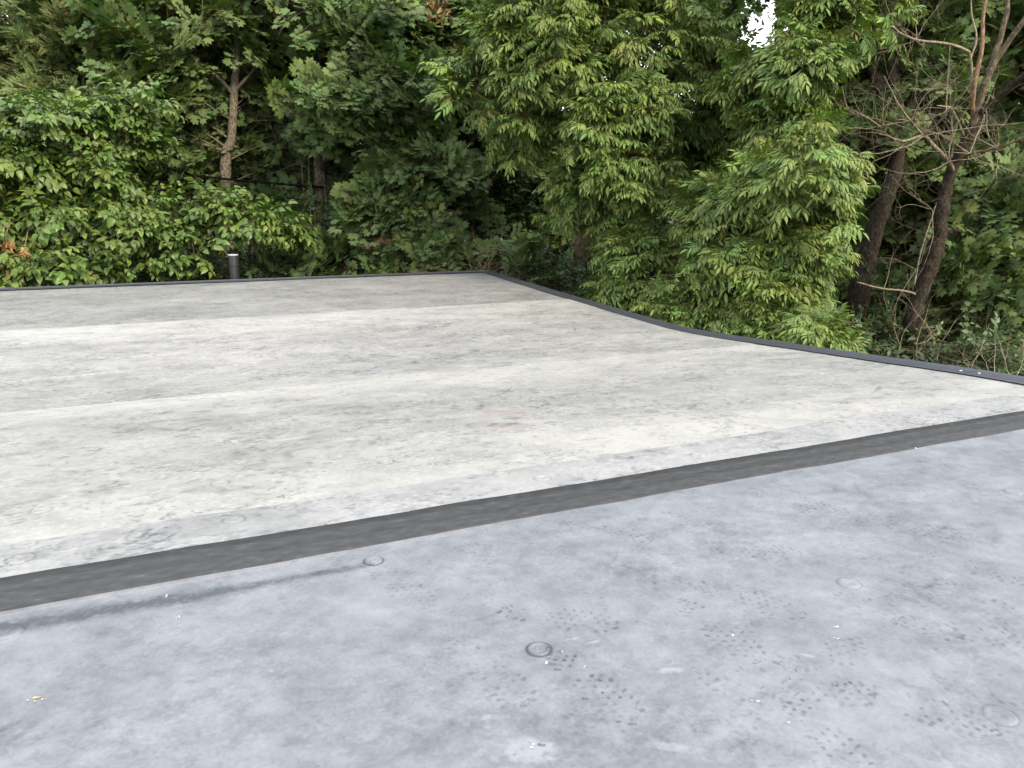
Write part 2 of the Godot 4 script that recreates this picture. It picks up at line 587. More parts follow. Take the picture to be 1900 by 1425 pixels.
	func picture(lo: Color, hi: Color, rose: Color) -> ImageTexture:
		var lut := []
		for c in 3: lut.append(PackedInt32Array())
		for i in 256:
			var c := lo.lerp(hi, i / 255.0).linear_to_srgb()
			lut[0].append(int(c.r * 255.0)); lut[1].append(int(c.g * 255.0)); lut[2].append(int(c.b * 255.0))
		var lr: PackedInt32Array = lut[0]
		var lg: PackedInt32Array = lut[1]
		var lb: PackedInt32Array = lut[2]
		var rose8 := rose.linear_to_srgb()
		var out := PackedByteArray()
		out.resize(w * h * 3)
		for i in w * h:
			var q := clampi(int(v[i] * 255.0), 0, 255)
			var pk := pink[i]
			if pk > 0.0:
				out[i * 3] = int(lerpf(lr[q], rose8.r * 255.0, pk)); out[i * 3 + 1] = int(lerpf(lg[q], rose8.g * 255.0, pk)); out[i * 3 + 2] = int(lerpf(lb[q], rose8.b * 255.0, pk))
			else:
				out[i * 3] = lr[q]; out[i * 3 + 1] = lg[q]; out[i * 3 + 2] = lb[q]
		var im := Image.create_from_data(w, h, false, Image.FORMAT_RGB8, out)
		return ImageTexture.create_from_image(im)

var wave := FastNoiseLite.new()
func lie(x: float, z: float) -> float:       # the uneven lie of the rubber
	return roof_y(z) + 0.004 * wave.get_noise_2d(x, z) + 0.0016 * wave.get_noise_2d(x * 4.0 + 50.0, z * 4.0)

func sheet(x0: float, x1: float, z0: float, z1: float, lift: float, d: Dirt, cell: float, thick := 0.0035) -> ArrayMesh:
	# z0 is the far edge, z1 the near edge
	var st := start()
	var nx := int((x1 - x0) / cell)
	var nz := maxi(2, int((z1 - z0) / cell))
	var wob := mk_rng(int(z0 * 100) + 9000)
	var far := []
	var near := []
	for i in nx + 1:
		far.append(0.004 * wave.get_noise_2d(x0 + i * cell * 3.0, z0 * 7.0))
		near.append(0.004 * wave.get_noise_2d(x0 + i * cell * 3.0 + 31.0, z1 * 7.0))
	var at := func(i: int, j: int) -> Vector3:
		var x := lerpf(x0, x1, float(i) / nx)
		var z := lerpf(z0 + far[i], z1 + near[i], float(j) / nz)
		return Vector3(x, lie(x, z) + lift, z)
	var put := func(p: Vector3, smooth: int) -> void:
		st.set_smooth_group(smooth)
		st.set_uv(Vector2((p.x - d.x0) * d.sx / d.w, (p.z - d.z0) * d.sz / d.h))
		st.add_vertex(p)
	var down := Vector3(0, -thick - 0.004, 0)
	for i in nx:
		for j in nz:
			var a: Vector3 = at.call(i, j)
			var b: Vector3 = at.call(i + 1, j)
			var c: Vector3 = at.call(i + 1, j + 1)
			var e: Vector3 = at.call(i, j + 1)
			for p in [a, b, c, a, c, e]: put.call(p, 0)
			if j == 0:
				for p in [a, a + down, b, b, a + down, b + down]: put.call(p, 1)
			if j == nz - 1:
				for p in [e, c, e + down, c, c + down, e + down]: put.call(p, 2)
	st.generate_normals()
	st.generate_tangents()
	return st.commit()

func strip_along_x(x0: float, x1: float, prof: Array, lift: float, cell := 0.05) -> ArrayMesh:
	var st := start()
	var n := int((x1 - x0) / cell)
	for i in n:
		for j in prof.size() - 1:
			var q := []
			for k in [[i, j], [i + 1, j], [i + 1, j + 1], [i, j + 1]]:
				var x: float = lerpf(x0, x1, float(k[0]) / n)
				var edge: float = 1.0 if k[1] == 0 or k[1] >= prof.size() - 2 else 0.5
				var z: float = prof[k[1]][0] + 0.0045 * edge * wave.get_noise_2d(x * 5.0 + 11.0, 3.0 + (9.0 if k[1] > 1 else 0.0)) + 0.006 * wave.get_noise_2d(x * 0.8, 77.0)
				q.append(Vector3(x, lie(x, z) + lift + prof[k[1]][1] + 0.0016 * wave.get_noise_2d(x * 7.0, z * 16.0 + 5.0) * (1.0 if k[1] > 1 and k[1] < prof.size() - 2 else 0.0), z))
			for p in [q[0], q[1], q[2], q[0], q[2], q[3]]:
				st.set_uv(Vector2(p.x * 0.45, p.z * 2.2))
				st.add_vertex(p)
	st.generate_normals()
	st.generate_tangents()
	return st.commit()

# a folded edge trim swept along a path; prof holds [inward offset, height]
func trim(path: Array, inward: Vector3, prof: Array) -> ArrayMesh:
	var st := start()
	for i in path.size() - 1:
		for j in prof.size() - 1:
			var a: Vector3 = path[i] + inward * prof[j][0] + Vector3.UP * prof[j][1]
			var b: Vector3 = path[i + 1] + inward * prof[j][0] + Vector3.UP * prof[j][1]
			var c: Vector3 = path[i + 1] + inward * prof[j + 1][0] + Vector3.UP * prof[j + 1][1]
			var e: Vector3 = path[i] + inward * prof[j + 1][0] + Vector3.UP * prof[j + 1][1]
			st.set_smooth_group(j)
			for p in [a, b, c, a, c, e]:
				st.set_uv(Vector2(p.x + p.z, p.y))
				st.add_vertex(p)
	st.generate_normals()
	return st.commit()

func lathe(prof: Array, sides: int) -> ArrayMesh:
	var st := start()
	for k in sides:
		var a := TAU * k / sides
		var b := TAU * (k + 1) / sides
		for j in prof.size() - 1:
			var p: Array = []
			for q in [[a, j], [b, j], [b, j + 1], [a, j + 1]]:
				p.append(Vector3(cos(q[0]) * prof[q[1]][0], prof[q[1]][1], sin(q[0]) * prof[q[1]][0]))
			st.set_smooth_group(j)
			for v in [p[0], p[2], p[1], p[0], p[3], p[2]]: st.add_vertex(v)
	st.generate_normals()
	return st.commit()

# ---------------------------------------------------------------- build
func P(a: Array) -> Array:
	var out := []
	for p in a: out.append(spot(p[0], p[1], p[2]))
	return out

func rooted(px: float, d: float) -> Vector3:
	var p := spot(px, 500, d)
	p.y = ground_y(p.x, p.z) - 0.1
	return p

func _ready() -> void:
	cam_basis = Basis(Vector3.UP, -YAW) * Basis(Vector3.RIGHT, -PITCH)
	var cam := Camera3D.new()
	cam.name = "camera"
	cam.fov = rad_to_deg(2.0 * atan(712.5 / FOCAL))
	cam.near = 0.05
	cam.far = 600.0
	add_child(cam)
	cam.transform = Transform3D(cam_basis, EYE)
	cam.current = true

	var we := WorldEnvironment.new()
	we.name = "environment"
	var env := Environment.new()
	env.background_mode = Environment.BG_SKY
	var sky := Sky.new()
	var sm := ProceduralSkyMaterial.new()
	sm.sky_top_color = Color(0.84, 0.88, 0.95)
	sm.sky_horizon_color = Color(0.97, 0.97, 0.97)
	sm.sky_curve = 0.3
	sm.ground_horizon_color = Color(0.55, 0.55, 0.52)
	sm.ground_bottom_color = Color(0.2, 0.2, 0.18)
	sm.sun_angle_max = 1.0
	sky.sky_material = sm
	env.sky = sky
	env.tonemap_mode = Environment.TONE_MAPPER_LINEAR
	env.tonemap_exposure = 4.2
	env.sdfgi_enabled = true
	env.ssao_enabled = true
	env.ssil_enabled = true
	we.environment = env
	add_child(we)

	var sun := DirectionalLight3D.new()
	sun.name = "sun"
	sun.light_energy = 0.5
	sun.light_color = Color(1.0, 0.95, 0.86)
	sun.light_angular_distance = 14.0
	sun.shadow_enabled = true
	add_child(sun)
	sun.transform = Transform3D(Basis(Vector3.UP, -YAW + 0.75) * Basis(Vector3.RIGHT, -0.58), Vector3(0, 20, 0))

	wave.seed = 5; wave.frequency = 0.8
	gaps = [[1402, 58, 24, 26], [1884, 166, 26, 36], [1425, 15, 14, 18],
		# nothing hangs in front of these trunks, the pipe and the broken branch
		[428, 240, 13, 105, 15.5], [1082, 425, 16, 36, 12.4], [1625, 440, 24, 80, 12.3], [1712, 570, 28, 110, 11.8], [1745, 400, 22, 80, 11.8], [436, 490, 14, 34, 12.6], [708, 464, 38, 26, 12.65]]
	make_materials()
	build_ground()
	build_roof()
	build_roof_things()
	build_trees()

func make_materials() -> void:
	mats.bark_grey = bark_mat(Color(0.06, 0.05, 0.036), Color(0.2, 0.165, 0.115), 31)
	mats.bark_dark = bark_mat(Color(0.016, 0.013, 0.009), Color(0.055, 0.043, 0.03), 37)
	mats.bark_ash = bark_mat(Color(0.05, 0.04, 0.026), Color(0.16, 0.125, 0.08), 41)
	mats.deadwood = bark_mat(Color(0.10, 0.08, 0.055), Color(0.3, 0.245, 0.17), 43)
	mats.redwood = bark_mat(Color(0.10, 0.06, 0.035), Color(0.26, 0.17, 0.10), 47)
	mats.maple = leaf_mat(Color(0.5, 0.62, 0.2), 0.62)
	mats.maple.metallic_specular = 0.25
	mats.ash = leaf_mat(Color(0.6, 0.7, 0.2), 0.52)
	mats.ash.metallic_specular = 0.3
	mats.mulberry = leaf_mat(Color(0.6, 0.75, 0.2), 0.42)
	mats.cedar = leaf_mat(Color(0.3, 0.36, 0.15), 0.6)
	mats.small = leaf_mat(Color(0.5, 0.6, 0.2), 0.45)
	mats.dry = leaf_mat(Color(0.4, 0.3, 0.2), 0.8)
	mats.metal = plain(Color(0.032, 0.032, 0.036), 0.45)
	mats.metal.normal_enabled = true
	mats.metal.normal_texture = normal_tex(256, 0.02, 3, 1.5)
	mats.metal.uv1_triplanar = true
	mats.fascia = plain(Color(0.3, 0.29, 0.27), 0.7)
	var wall := StandardMaterial3D.new()
	wall.albedo_texture = noise_tex(256, 256, 0.02, [[0.2, Color(0.62, 0.58, 0.53)], [0.8, Color(0.7, 0.67, 0.62)]], 61)
	wall.uv1_triplanar = true
	wall.roughness = 0.85
	mats.wall = wall
	mats.pipe = plain(Color(0.02, 0.02, 0.022), 0.35)
	mats.white = plain(Color(0.35, 0.35, 0.35), 0.6)
	mats.cable = plain(Color(0.006, 0.006, 0.006), 0.95, 0.1)
	var soil := StandardMaterial3D.new()
	soil.albedo_texture = noise_tex(512, 512, 0.02, [[0.2, Color(0.1, 0.1, 0.06)], [0.5, Color(0.2, 0.23, 0.11)], [0.8, Color(0.27, 0.27, 0.15)]], 71)
	soil.uv1_triplanar = true
	soil.uv1_scale = Vector3.ONE * 0.35
	soil.roughness = 0.95
	mats.soil = soil
	var tar := StandardMaterial3D.new()
	tar.albedo_texture = noise_tex(256, 256, 0.06, [[0.2, Color(0.36, 0.37, 0.4)], [0.8, Color(0.47, 0.48, 0.5)]], 73)
	tar.uv1_triplanar = true
	tar.roughness = 0.85
	mats.tar = tar
	grow_species("maple", Color(0.088, 0.126, 0.045), 101, 6)
	grow_species("ash", Color(0.112, 0.155, 0.04), 102, 6)
	grow_species("mulberry", Color(0.084, 0.13, 0.029), 103, 6)
	grow_species("cedar", Color(0.08, 0.105, 0.03), 104, 4)
	grow_species("small", Color(0.055, 0.088, 0.03), 105, 5)

func build_ground() -> void:
	var st := start()
	var rings := [0.0, 4.0, 8.0, 11.0, 13.0, 15.0, 17.0, 19.0, 21.0, 23.0, 25.0, 28.0, 31.0, 35.0, 40.0, 48.0, 58.0, 72.0, 95.0, 140.0, 220.0, 400.0]
	var sides := 72
	for i in rings.size() - 1:
		for k in sides:
			var q := []
			for c in [[i, k], [i, k + 1], [i + 1, k + 1], [i + 1, k]]:
				var a: float = TAU * c[1] / sides
				var x: float = cos(a) * rings[c[0]]
				var z: float = sin(a) * rings[c[0]]
				q.append(Vector3(x, ground_y(x, z), z))
			tri(st, q[0], q[2], q[1], Color.WHITE)
			if i > 0: pass
			tri(st, q[0], q[3], q[2], Color.WHITE)
	var g := piece("ground", done(st), mats.soil, self)
	tag(g, "dark earth and grass sloping up under the trees", "ground", "", "structure")
	# a strip of paved lane that shows between the trunks
	st = start()
	var a0 := spot(880, 480, 29.0)
	var a1 := spot(1090, 480, 27.5)
	var dir := (a1 - a0) * Vector3(1, 0, 1)
	var side := dir.normalized().cross(Vector3.UP) * 1.8
	var n := 40
	for i in n:
		for k in 4:
			var q := []
			for c in [[i, k], [i + 1, k], [i + 1, k + 1], [i, k + 1]]:
				var p: Vector3 = a0 + dir * (float(c[0]) / n) + side * (c[1] / 2.0 - 1.0)
				p.y = ground_y(p.x, p.z) + 0.12
				q.append(p)
			tri(st, q[0], q[1], q[2], Color.WHITE)
			tri(st, q[0], q[2], q[3], Color.WHITE)
	var lane := piece("road", done(st), mats.tar, self)
	tag(lane, "grey paved lane glimpsed between the tree trunks", "road", "", "structure")

func rubber(d: Dirt, lo: Color, hi: Color, rough: float) -> StandardMaterial3D:
	var m := StandardMaterial3D.new()
	m.albedo_texture = d.picture(lo, hi, Color(0.24, 0.165, 0.135))
	m.roughness = rough
	m.metallic_specular = 0.5
	return m

const PLATES := [[1000, 1205, 0.027, 1], [15, 1172, 0.034, 0], [693, 1041, 0.026, 1], [1575, 1082, 0.03, 0], [1855, 1327, 0.032, 0], [1880, 912, 0.03, 0],
	[1295, 846, 0.030, 0], [1006, 889, 0.032, 0], [434, 967, 0.034, 0], [258, 998, 0.034, 0], [47, 1013, 0.032, 0], [38, 1040, 0.036, 0], [530, 942, 0.034, 0],
	[716, 857, 0.032, 0], [408, 897, 0.032, 0], [77, 946, 0.032, 0], [978, 826, 0.03, 0], [431, 821, 0.03, 0], [642, 797, 0.03, 0], [810, 774, 0.03, 0], [108, 861, 0.032, 0], [930, 882, 0.03, 0]]

func build_roof() -> void:
	var r := mk_rng(77)
	var X0 := -0.9
	var X1 := 4.4
	# ---- near sheet
	var near := Dirt.new(2048, 1000, -0.75, 3.75, -2.25, -0.05)
	for i in near.v.size(): near.v[i] = 0.63
	near.layer(0.7, 0.09, 1, 4)
	near.layer(3.5, 0.2, 2, 5, 1.3)
	near.layer(14.0, 0.15, 3, 4)
	near.layer(70.0, 0.12, 4, 3)
	near.flecks(20.0, 1.3, 0.62, 0.72, -0.08, 1.6, 0.45, 0.62, 500)
	near.flecks(45.0, 1.2, 0.64, 0.72, -0.1, 1.1, 0.45, 0.62, 510)
	near.flecks(32.0, 1.2, 0.64, 0.72, 0.12, 1.3, 0.45, 0.62, 520)
	near.flecks(7.0, 1.5, 0.6, 0.7, -0.1, 0.9, 0.42, 0.6, 530)
	near.layer(9.0, 0.14, 5, 4, 2.5, FastNoiseLite.TYPE_SIMPLEX_SMOOTH, 2.0)
	# boot prints where the photograph shows them: px, py, direction, strength, share of lugs
	for b in [[1030, 1145, 0.25, -0.22, 0.7], [1095, 1265, 1.0, -0.26, 0.85], [900, 1240, 0.9, -0.17, 0.6], [1330, 1165, 1.15, -0.22, 0.8], [1545, 1215, -0.3, -0.2, 0.7], [1690, 1310, 0.5, -0.26, 0.85], [1530, 1365, 1.4, -0.26, 0.9], [740, 1085, 0.9, -0.16, 0.75], [1385, 1020, 0.2, -0.18, 0.6], [1480, 930, 0.5, -0.2, 0.7], [1560, 955, 0.2, -0.16, 0.6], [1700, 980, 0.4, -0.17, 0.6], [1800, 1050, 0.7, -0.18, 0.6], [1830, 1120, 1.2, -0.17, 0.6], [1120, 985, 0.4, -0.18, 0.6], [1380, 1110, 0.6, -0.18, 0.7], [1480, 1270, 0.3, -0.18, 0.6], [1660, 1140, 0.8, -0.15, 0.5], [1230, 960, 0.3, -0.15, 0.5], [1250, 1350, 0.2, -0.1, 0.4], [1780, 1170, 0.3, -0.14, 0.5], [1400, 1300, 0.9, -0.16, 0.6]]:
		var p := on_roof(b[0], b[1])
		near.boot(p.x, p.z, b[2] + 0.416, b[3] * 1.75, r, minf(1.0, b[4] + 0.25))
	# smears and worn patches
	for b in [[1072, 1335, 0.075, 0.03, 0.0, -0.2], [1225, 1190, 0.02, 0.05, 0.5, -0.18], [1440, 1160, 0.09, 0.035, 0.3, -0.14], [1210, 1370, 0.07, 0.12, 0.5, -0.1], [1790, 1200, 0.06, 0.09, 0.6, -0.14], [1160, 1060, 0.12, 0.05, 0.2, -0.1], [1400, 1095, 0.05, 0.02, 0.5, -0.16], [1570, 1130, 0.05, 0.03, 0.1, -0.1], [1130, 985, 0.07, 0.03, 0.3, -0.14], [1185, 1060, 0.05, 0.04, 0.2, -0.14], [1680, 1270, 0.05, 0.015, 0.7, -0.2], [1190, 895, 0.03, 0.03, 0.4, -0.14], [1330, 1210, 0.04, 0.03, 0.2, -0.12], [10, 1375, 0.09, 0.06, 0.2, -0.2], [870, 1390, 0.12, 0.1, 0.4, -0.13], [350, 1265, 0.02, 0.012, 0.0, -0.25], [470, 1190, 0.1, 0.04, 0.0, -0.09], [560, 1245, 0.12, 0.05, 0.2, -0.09], [180, 1175, 0.12, 0.04, -0.1, -0.1], [800, 1200, 0.04, 0.1, -0.6, -0.12], [1840, 1375, 0.04, 0.02, 0.2, -0.16]]:
		var p := on_roof(b[0], b[1])
		near.blot(p.x, p.z, b[2], b[3], b[4] + 0.416, b[5], 0.7, 0.35, int(b[0]))
	for b in [[985, 1392, 0.055, 0.04, 0.1, 0.5], [960, 1385, 0.12, 0.06, 0.2, 0.2], [1245, 1243, 0.045, 0.014, -0.1, 0.42], [1235, 1385, 0.05, 0.016, 0.1, 0.36], [1105, 1190, 0.03, 0.006, -0.5, 0.5], [1060, 1185, 0.03, 0.006, -0.3, 0.4], [1500, 1216, 0.02, 0.006, 0.3, 0.5], [720, 1350, 0.08, 0.05, 0.0, 0.12], [1410, 1140, 0.1, 0.05, 0.3, 0.12], [930, 1060, 0.14, 0.06, 0.0, 0.1], [330, 1350, 0.2, 0.1, 0.2, 0.08], [1560, 1000, 0.25, 0.06, 0.0, 0.12], [1750, 920, 0.3, 0.08, 0.0, 0.14], [905, 1330, 0.05, 0.012, -0.1, 0.22]]:
		var p := on_roof(b[0], b[1])
		near.blot(p.x, p.z, b[2], b[3], b[4] + 0.416, b[5], 0.75, 0.3, int(b[0]))
	for k in 120:
		near.boot(r.randf_range(0.5, 3.6), r.randf_range(-2.0, -0.6), r.randf_range(0, TAU), r.randf_range(-0.2, -0.05), r, r.randf_range(0.4, 0.95), r.randf_range(-0.6, 0.0), r.randf_range(0.1, 0.6))
	for k in 260:
		near.scuff(r.randf_range(-0.7, 3.7), r.randf_range(-2.1, -0.5), r.randf_range(0, TAU), r.randf_range(0.04, 0.22), r.randf_range(0.004, 0.02), r.randf_range(-0.2, 0.14), r.randf_range(-1.5, 1.5), k * 13)
	for k in 500:
		near.blot(r.randf_range(-0.7, 3.7), r.randf_range(-2.1, -0.4), r.randf_range(0.002, 0.006), r.randf_range(0.002, 0.005), 0.0, r.randf_range(-0.2, 0.22), 0.6)
	# primer band that was rolled beside the seam, with the chalk line along it
	for k in 420:
		var s := k / 419.0
		var p := on_roof(lerpf(-30, 686, s), lerpf(1172, 1048, s))
		near.blot(p.x, p.z + r.randf_range(-0.008, 0.008), 0.035, lerpf(0.055, 0.024, clampf(s * 1.6 - 0.6, 0, 1)) * r.randf_range(0.75, 1.15), r.randf_range(-0.1, 0.1), -0.04, 0.8, 0.6, k)
	for k in 260:
		var s := k / 259.0
		var p := on_roof(lerpf(-20, 1000, s), lerpf(1146, 962, s) + (4.0 if s > 0.6 else 0.0) * (s - 0.6))
		near.blot(p.x, p.z, 0.016, 0.007, 0.0, r.randf_range(0.15, 0.5) * (1.0 if s < 0.65 else 0.5), 0.9, 0.4, k, true)
	for pl in PLATES:
		var p := on_roof(pl[0], pl[1])
		if p.z > -2.1: near.ring(p.x, p.z, pl[2] + 0.002, 0.0035 if pl[3] == 0 else 0.005, -0.25 if pl[3] == 0 else -0.75)

	# ---- far sheets: [far z, near z, picture size, seed, evenness]
	var sheets := []
	var spans := [[-2.56, -2.16, 1400, 160], [-4.97, -2.50, 1600, 760], [-8.17, -4.90, 1400, 800], [-11.02, -8.10, 1200, 640]]
	for k in spans.size():
		var s: Array = spans[k]
		var d := Dirt.new(s[2], s[3], -2.6, 4.4, s[0] - 0.05, s[1] + 0.05)
		var base: float = [0.7, 0.62, 0.6, 0.55][k]
		for i in d.v.size(): d.v[i] = base
		d.layer(0.45, 0.14, 20 + k * 9, 4, 2.2)
		d.layer(2.2, 0.16, 21 + k * 9, 5, 1.4)
		d.layer(9.0, 0.12, 22 + k * 9, 4, 1.3)
		d.layer(30.0, 0.12, 23 + k * 9, 3, 1.2)
		d.layer(5.0, 0.2, 24 + k * 9, 5, 1.4, FastNoiseLite.TYPE_SIMPLEX_SMOOTH, 2.4)
		d.flecks(15.0, 1.6, 0.61, 0.68, -0.34, 1.6, 0.42, 0.64, 400 + k)
		d.flecks(5.5, 1.6, 0.63, 0.69, -0.22, 0.9, 0.42, 0.62, 420 + k)
		d.flecks(26.0, 1.4, 0.63, 0.7, 0.26, 1.3, 0.4, 0.6, 440 + k)
		d.flecks(8.0, 2.0, 0.62, 0.7, 0.16, 0.8, 0.45, 0.6, 460 + k)
		# talc left lying along the far edge of each sheet, with a ragged front
		var wide: float = [0.0, 0.0, 0.85, 0.0][k]
		var talc: Array = [[], [[-4.97, 0.85, 0.26], [-2.50, -0.65, 0.24]], [[-8.17, 1.1, 0.28]], []][k]
		var rag := FastNoiseLite.new()
		rag.seed = 300 + k; rag.frequency = 1.3; rag.fractal_octaves = 5
		for b in talc:
			for j in d.h:
				var z := (j + 0.5) / d.sz + d.z0
				var q: float = (z - b[0]) / b[1]
				if q < -0.05 or q > 1.7: continue
				for i in d.w:
					var x := (i + 0.5) / d.sx + d.x0
					var e := q + 0.55 * rag.get_noise_2d(x, z * 2.2)
					if e < 1.0: d.v[j * d.w + i] += b[2] * minf(1.0, (1.0 - e) * 1.4)
		var area: float = (s[1] - s[0]) * 7.0
		for i in int(area * 9.0):
			var x := r.randf_range(-2.5, 4.3)
			var z := r.randf_range(s[0], s[1])
			d.boot(x, z, r.randf_range(0, TAU), r.randf_range(-0.55, -0.2), r, r.randf_range(0.25, 0.7), r.randf_range(-0.6, 0.1), r.randf_range(0.1, 0.6))
		for i in int(area * 14.0):
			d.scuff(r.randf_range(-2.5, 4.3), r.randf_range(s[0], s[1]), r.randf_range(-0.6, 0.6), r.randf_range(0.05, 0.35), r.randf_range(0.006, 0.022), r.randf_range(-0.45, 0.2), r.randf_range(-1.2, 1.2), i)
		for i in int(area * 20.0):
			d.blot(r.randf_range(-2.5, 4.3), r.randf_range(s[0], s[1]), r.randf_range(0.02, 0.09), r.randf_range(0.01, 0.05), r.randf_range(-0.5, 0.5), r.randf_range(-0.2, 0.12), 0.8, 0.4, i)
		for i in int(area * 30.0):
			d.blot(r.randf_range(-2.5, 4.3), r.randf_range(s[0], s[1]), r.randf_range(0.003, 0.008), r.randf_range(0.003, 0.008), 0, r.randf_range(0.1, 0.35), 0.6)
		for pl in PLATES:
			var p := on_roof(pl[0], pl[1])
			if p.z < -2.3: d.ring(p.x, p.z, pl[2] + 0.002, 0.006, -0.3)
		if k == 1:
			# a rusty footprint left where someone stood
			for b in [[938, 789, 0.1, 0.06, -0.45], [955, 776, 0.08, 0.05, -0.3]]:
				var p := on_roof(b[0], b[1])
				d.blot(p.x, p.z, b[2], b[3], 0.5, b[4], 0.6, 0.4, 5)
			for b in [[945, 762, 0.18, 0.2, 0.4], [940, 793, 0.14, 0.09, 0.5]]:
				var p := on_roof(b[0], b[1])
				d.blot(p.x, p.z, b[2], b[3], 0.3, b[4], 0.9, 0.5, 9, true)
		sheets.append(d)

	var skin := []
	var maps := [near] + sheets
	var t := thing("flat_roof_building", "building whose flat roof is covered in dusty grey rubber sheets", "building", Vector3.ZERO)
	var lo := Color(0.034, 0.036, 0.038)
	var hi := Color(0.168, 0.172, 0.175)
	var o := piece("membrane_sheet", sheet(-6.5, EDGE_X + 0.02, -2.22, 4.0, 0.0, near, 0.055), rubber(near, lo, hi, 0.58), t)
	tag(o, "bluish grey rubber sheet marked with boot prints", "")
	skin.append(o.material_override)
	var tones := [[Color(0.05, 0.05, 0.048), Color(0.235, 0.227, 0.207)], [Color(0.05, 0.05, 0.047), Color(0.255, 0.242, 0.212)], [Color(0.05, 0.05, 0.047), Color(0.277, 0.263, 0.232)], [Color(0.05, 0.05, 0.047), Color(0.243, 0.231, 0.203)]]
	var words := ["narrow pale sheet of rubber along the dark tape", "whitish scuffed rubber sheet with a rusty footprint", "chalky grey rubber sheet crossed by a pale dust band", "even grey rubber sheet at the far edge"]
	for k in 4:
		var s: Array = spans[k]
		o = piece("membrane_sheet", sheet(-6.5, EDGE_X + 0.02, s[0], s[1], [0.0045, 0.0005, 0.0045, 0.0005][k], sheets[k], 0.07), rubber(sheets[k], tones[k][0], tones[k][1], 0.58), t)
		tag(o, words[k], "")
		skin.append(o.material_override)
	# cover tape over the seam
	var tape := StandardMaterial3D.new()
	tape.albedo_texture = noise_tex(1024, 512, 0.03, [[0.1, Color(0.15, 0.147, 0.142)], [0.45, Color(0.18, 0.176, 0.17)], [0.62, Color(0.192, 0.188, 0.182)], [0.78, Color(0.21, 0.205, 0.198)], [0.92, Color(0.29, 0.28, 0.27)]], 83, FastNoiseLite.TYPE_SIMPLEX_SMOOTH, 6)
	tape.roughness = 0.55
	tape.metallic_specular = 0.35
	tape.normal_enabled = true
	tape.normal_texture = normal_tex(512, 0.03, 84, 1.2)
	tape.normal_scale = 0.35
	o = piece("cover_tape", strip_along_x(-6.5, EDGE_X + 0.015, [[-2.312, -0.004], [-2.309, 0.0], [-2.262, 0.0008], [-2.254, 0.0028], [-2.246, 0.001], [-2.186, 0.001], [-2.174, 0.0036], [-2.164, 0.0005], [-2.116, -0.003], [-2.110, -0.0035], [-2.109, -0.0065]], 0.0065), tape, t)
	tag(o, "charcoal cover tape stuck over the seam", "")

	# metal edge along the right side and the far side, in lengths butted end to end
	var prof := [[0.0, 0.003], [-0.012, 0.007], [-0.105, 0.012], [-0.118, 0.021], [-0.132, 0.021], [-0.137, 0.012], [-0.137, -0.09], [-0.13, -0.1]]
	for span in [[4.0, 0.0], [0.0, -3.05], [-3.053, -6.1], [-6.103, -9.15], [-9.153, FAR_Z]]:
		var path := []
		for i in 41:
			var z: float = lerpf(span[0], span[1], i / 40.0)
			path.append(Vector3(EDGE_X, roof_y(z) + 0.006, z))
		piece("edge_trim", trim(path, Vector3(-1, 0, 0), prof), mats.metal, t)
	for span in [[EDGE_X + 0.137, 1.3], [1.297, -1.75], [-1.753, -4.8], [-4.803, -6.5]]:
		var path := []
		for i in 21:
			var x: float = lerpf(span[0], span[1], i / 20.0)
			path.append(Vector3(x, roof_y(FAR_Z) + 0.0085, FAR_Z))
		piece("edge_trim", trim(path, Vector3(0, 0, 1), prof), mats.metal, t)
	# fascia and walls below
	var st := start()
	for i in 100:
		var z0 := lerpf(4.0, FAR_Z - 0.12, i / 100.0)
		var z1 := lerpf(4.0, FAR_Z - 0.12, (i + 1) / 100.0)
		var x := EDGE_X + 0.125
		var a := Vector3(x, roof_y(z0) - 0.01, z0)
		var b := Vector3(x, roof_y(z1) - 0.01, z1)
		var c := Vector3(x, -0.45, z1)
		var d := Vector3(x, -0.45, z0)
		tri(st, a, b, c, Color.WHITE); tri(st, a, c, d, Color.WHITE)
		var back := Vector3(-0.03, 0, 0)
		tri(st, c, c + back, d, Color.WHITE); tri(st, d, c + back, d + back, Color.WHITE)
	for q in [[Vector3(EDGE_X + 0.125, -0.05, FAR_Z - 0.12), Vector3(-6.5, -0.05, FAR_Z - 0.12)]]:
		var dn := Vector3(0, -0.4, 0)
		tri(st, q[0], q[1], q[1] + dn, Color.WHITE); tri(st, q[0], q[1] + dn, q[0] + dn, Color.WHITE)
	piece("fascia", done(st), mats.fascia, t)
	var box := BoxMesh.new()
	box.size = Vector3(10.8, 3.2, 14.9)
	var w := piece("wall", box, mats.wall, t)
	w.position = Vector3(-1.02, -1.95, -3.5)
	# small wrinkles standing up in the rubber
	for wr in [[[[-40, 714], [60, 706], [172, 695], [262, 684]], 0.0035, 3], [[[424, 829], [500, 819], [571, 809]], 0.0035, 2], [[[621, 634], [629, 644], [637, 653]], 0.004, 3], [[[110, 862], [101, 884], [93, 906]], 0.0035, 2], [[[880, 704], [960, 696], [1040, 690]], 0.003, 2], [[[1060, 640], [1120, 634], [1180, 632]], 0.003, 3], [[[300, 745], [420, 733], [520, 722]], 0.003, 2]]:
		var line := []
		for q in wr[0]: line.append(on_roof(q[0], q[1]))
		var sw := smooth_path(line, [1.0, 1.0, 1.0, 1.0], 8)
		var dm: Dirt = maps[wr[2]]
		var stw := start()
		var n: int = sw[0].size()
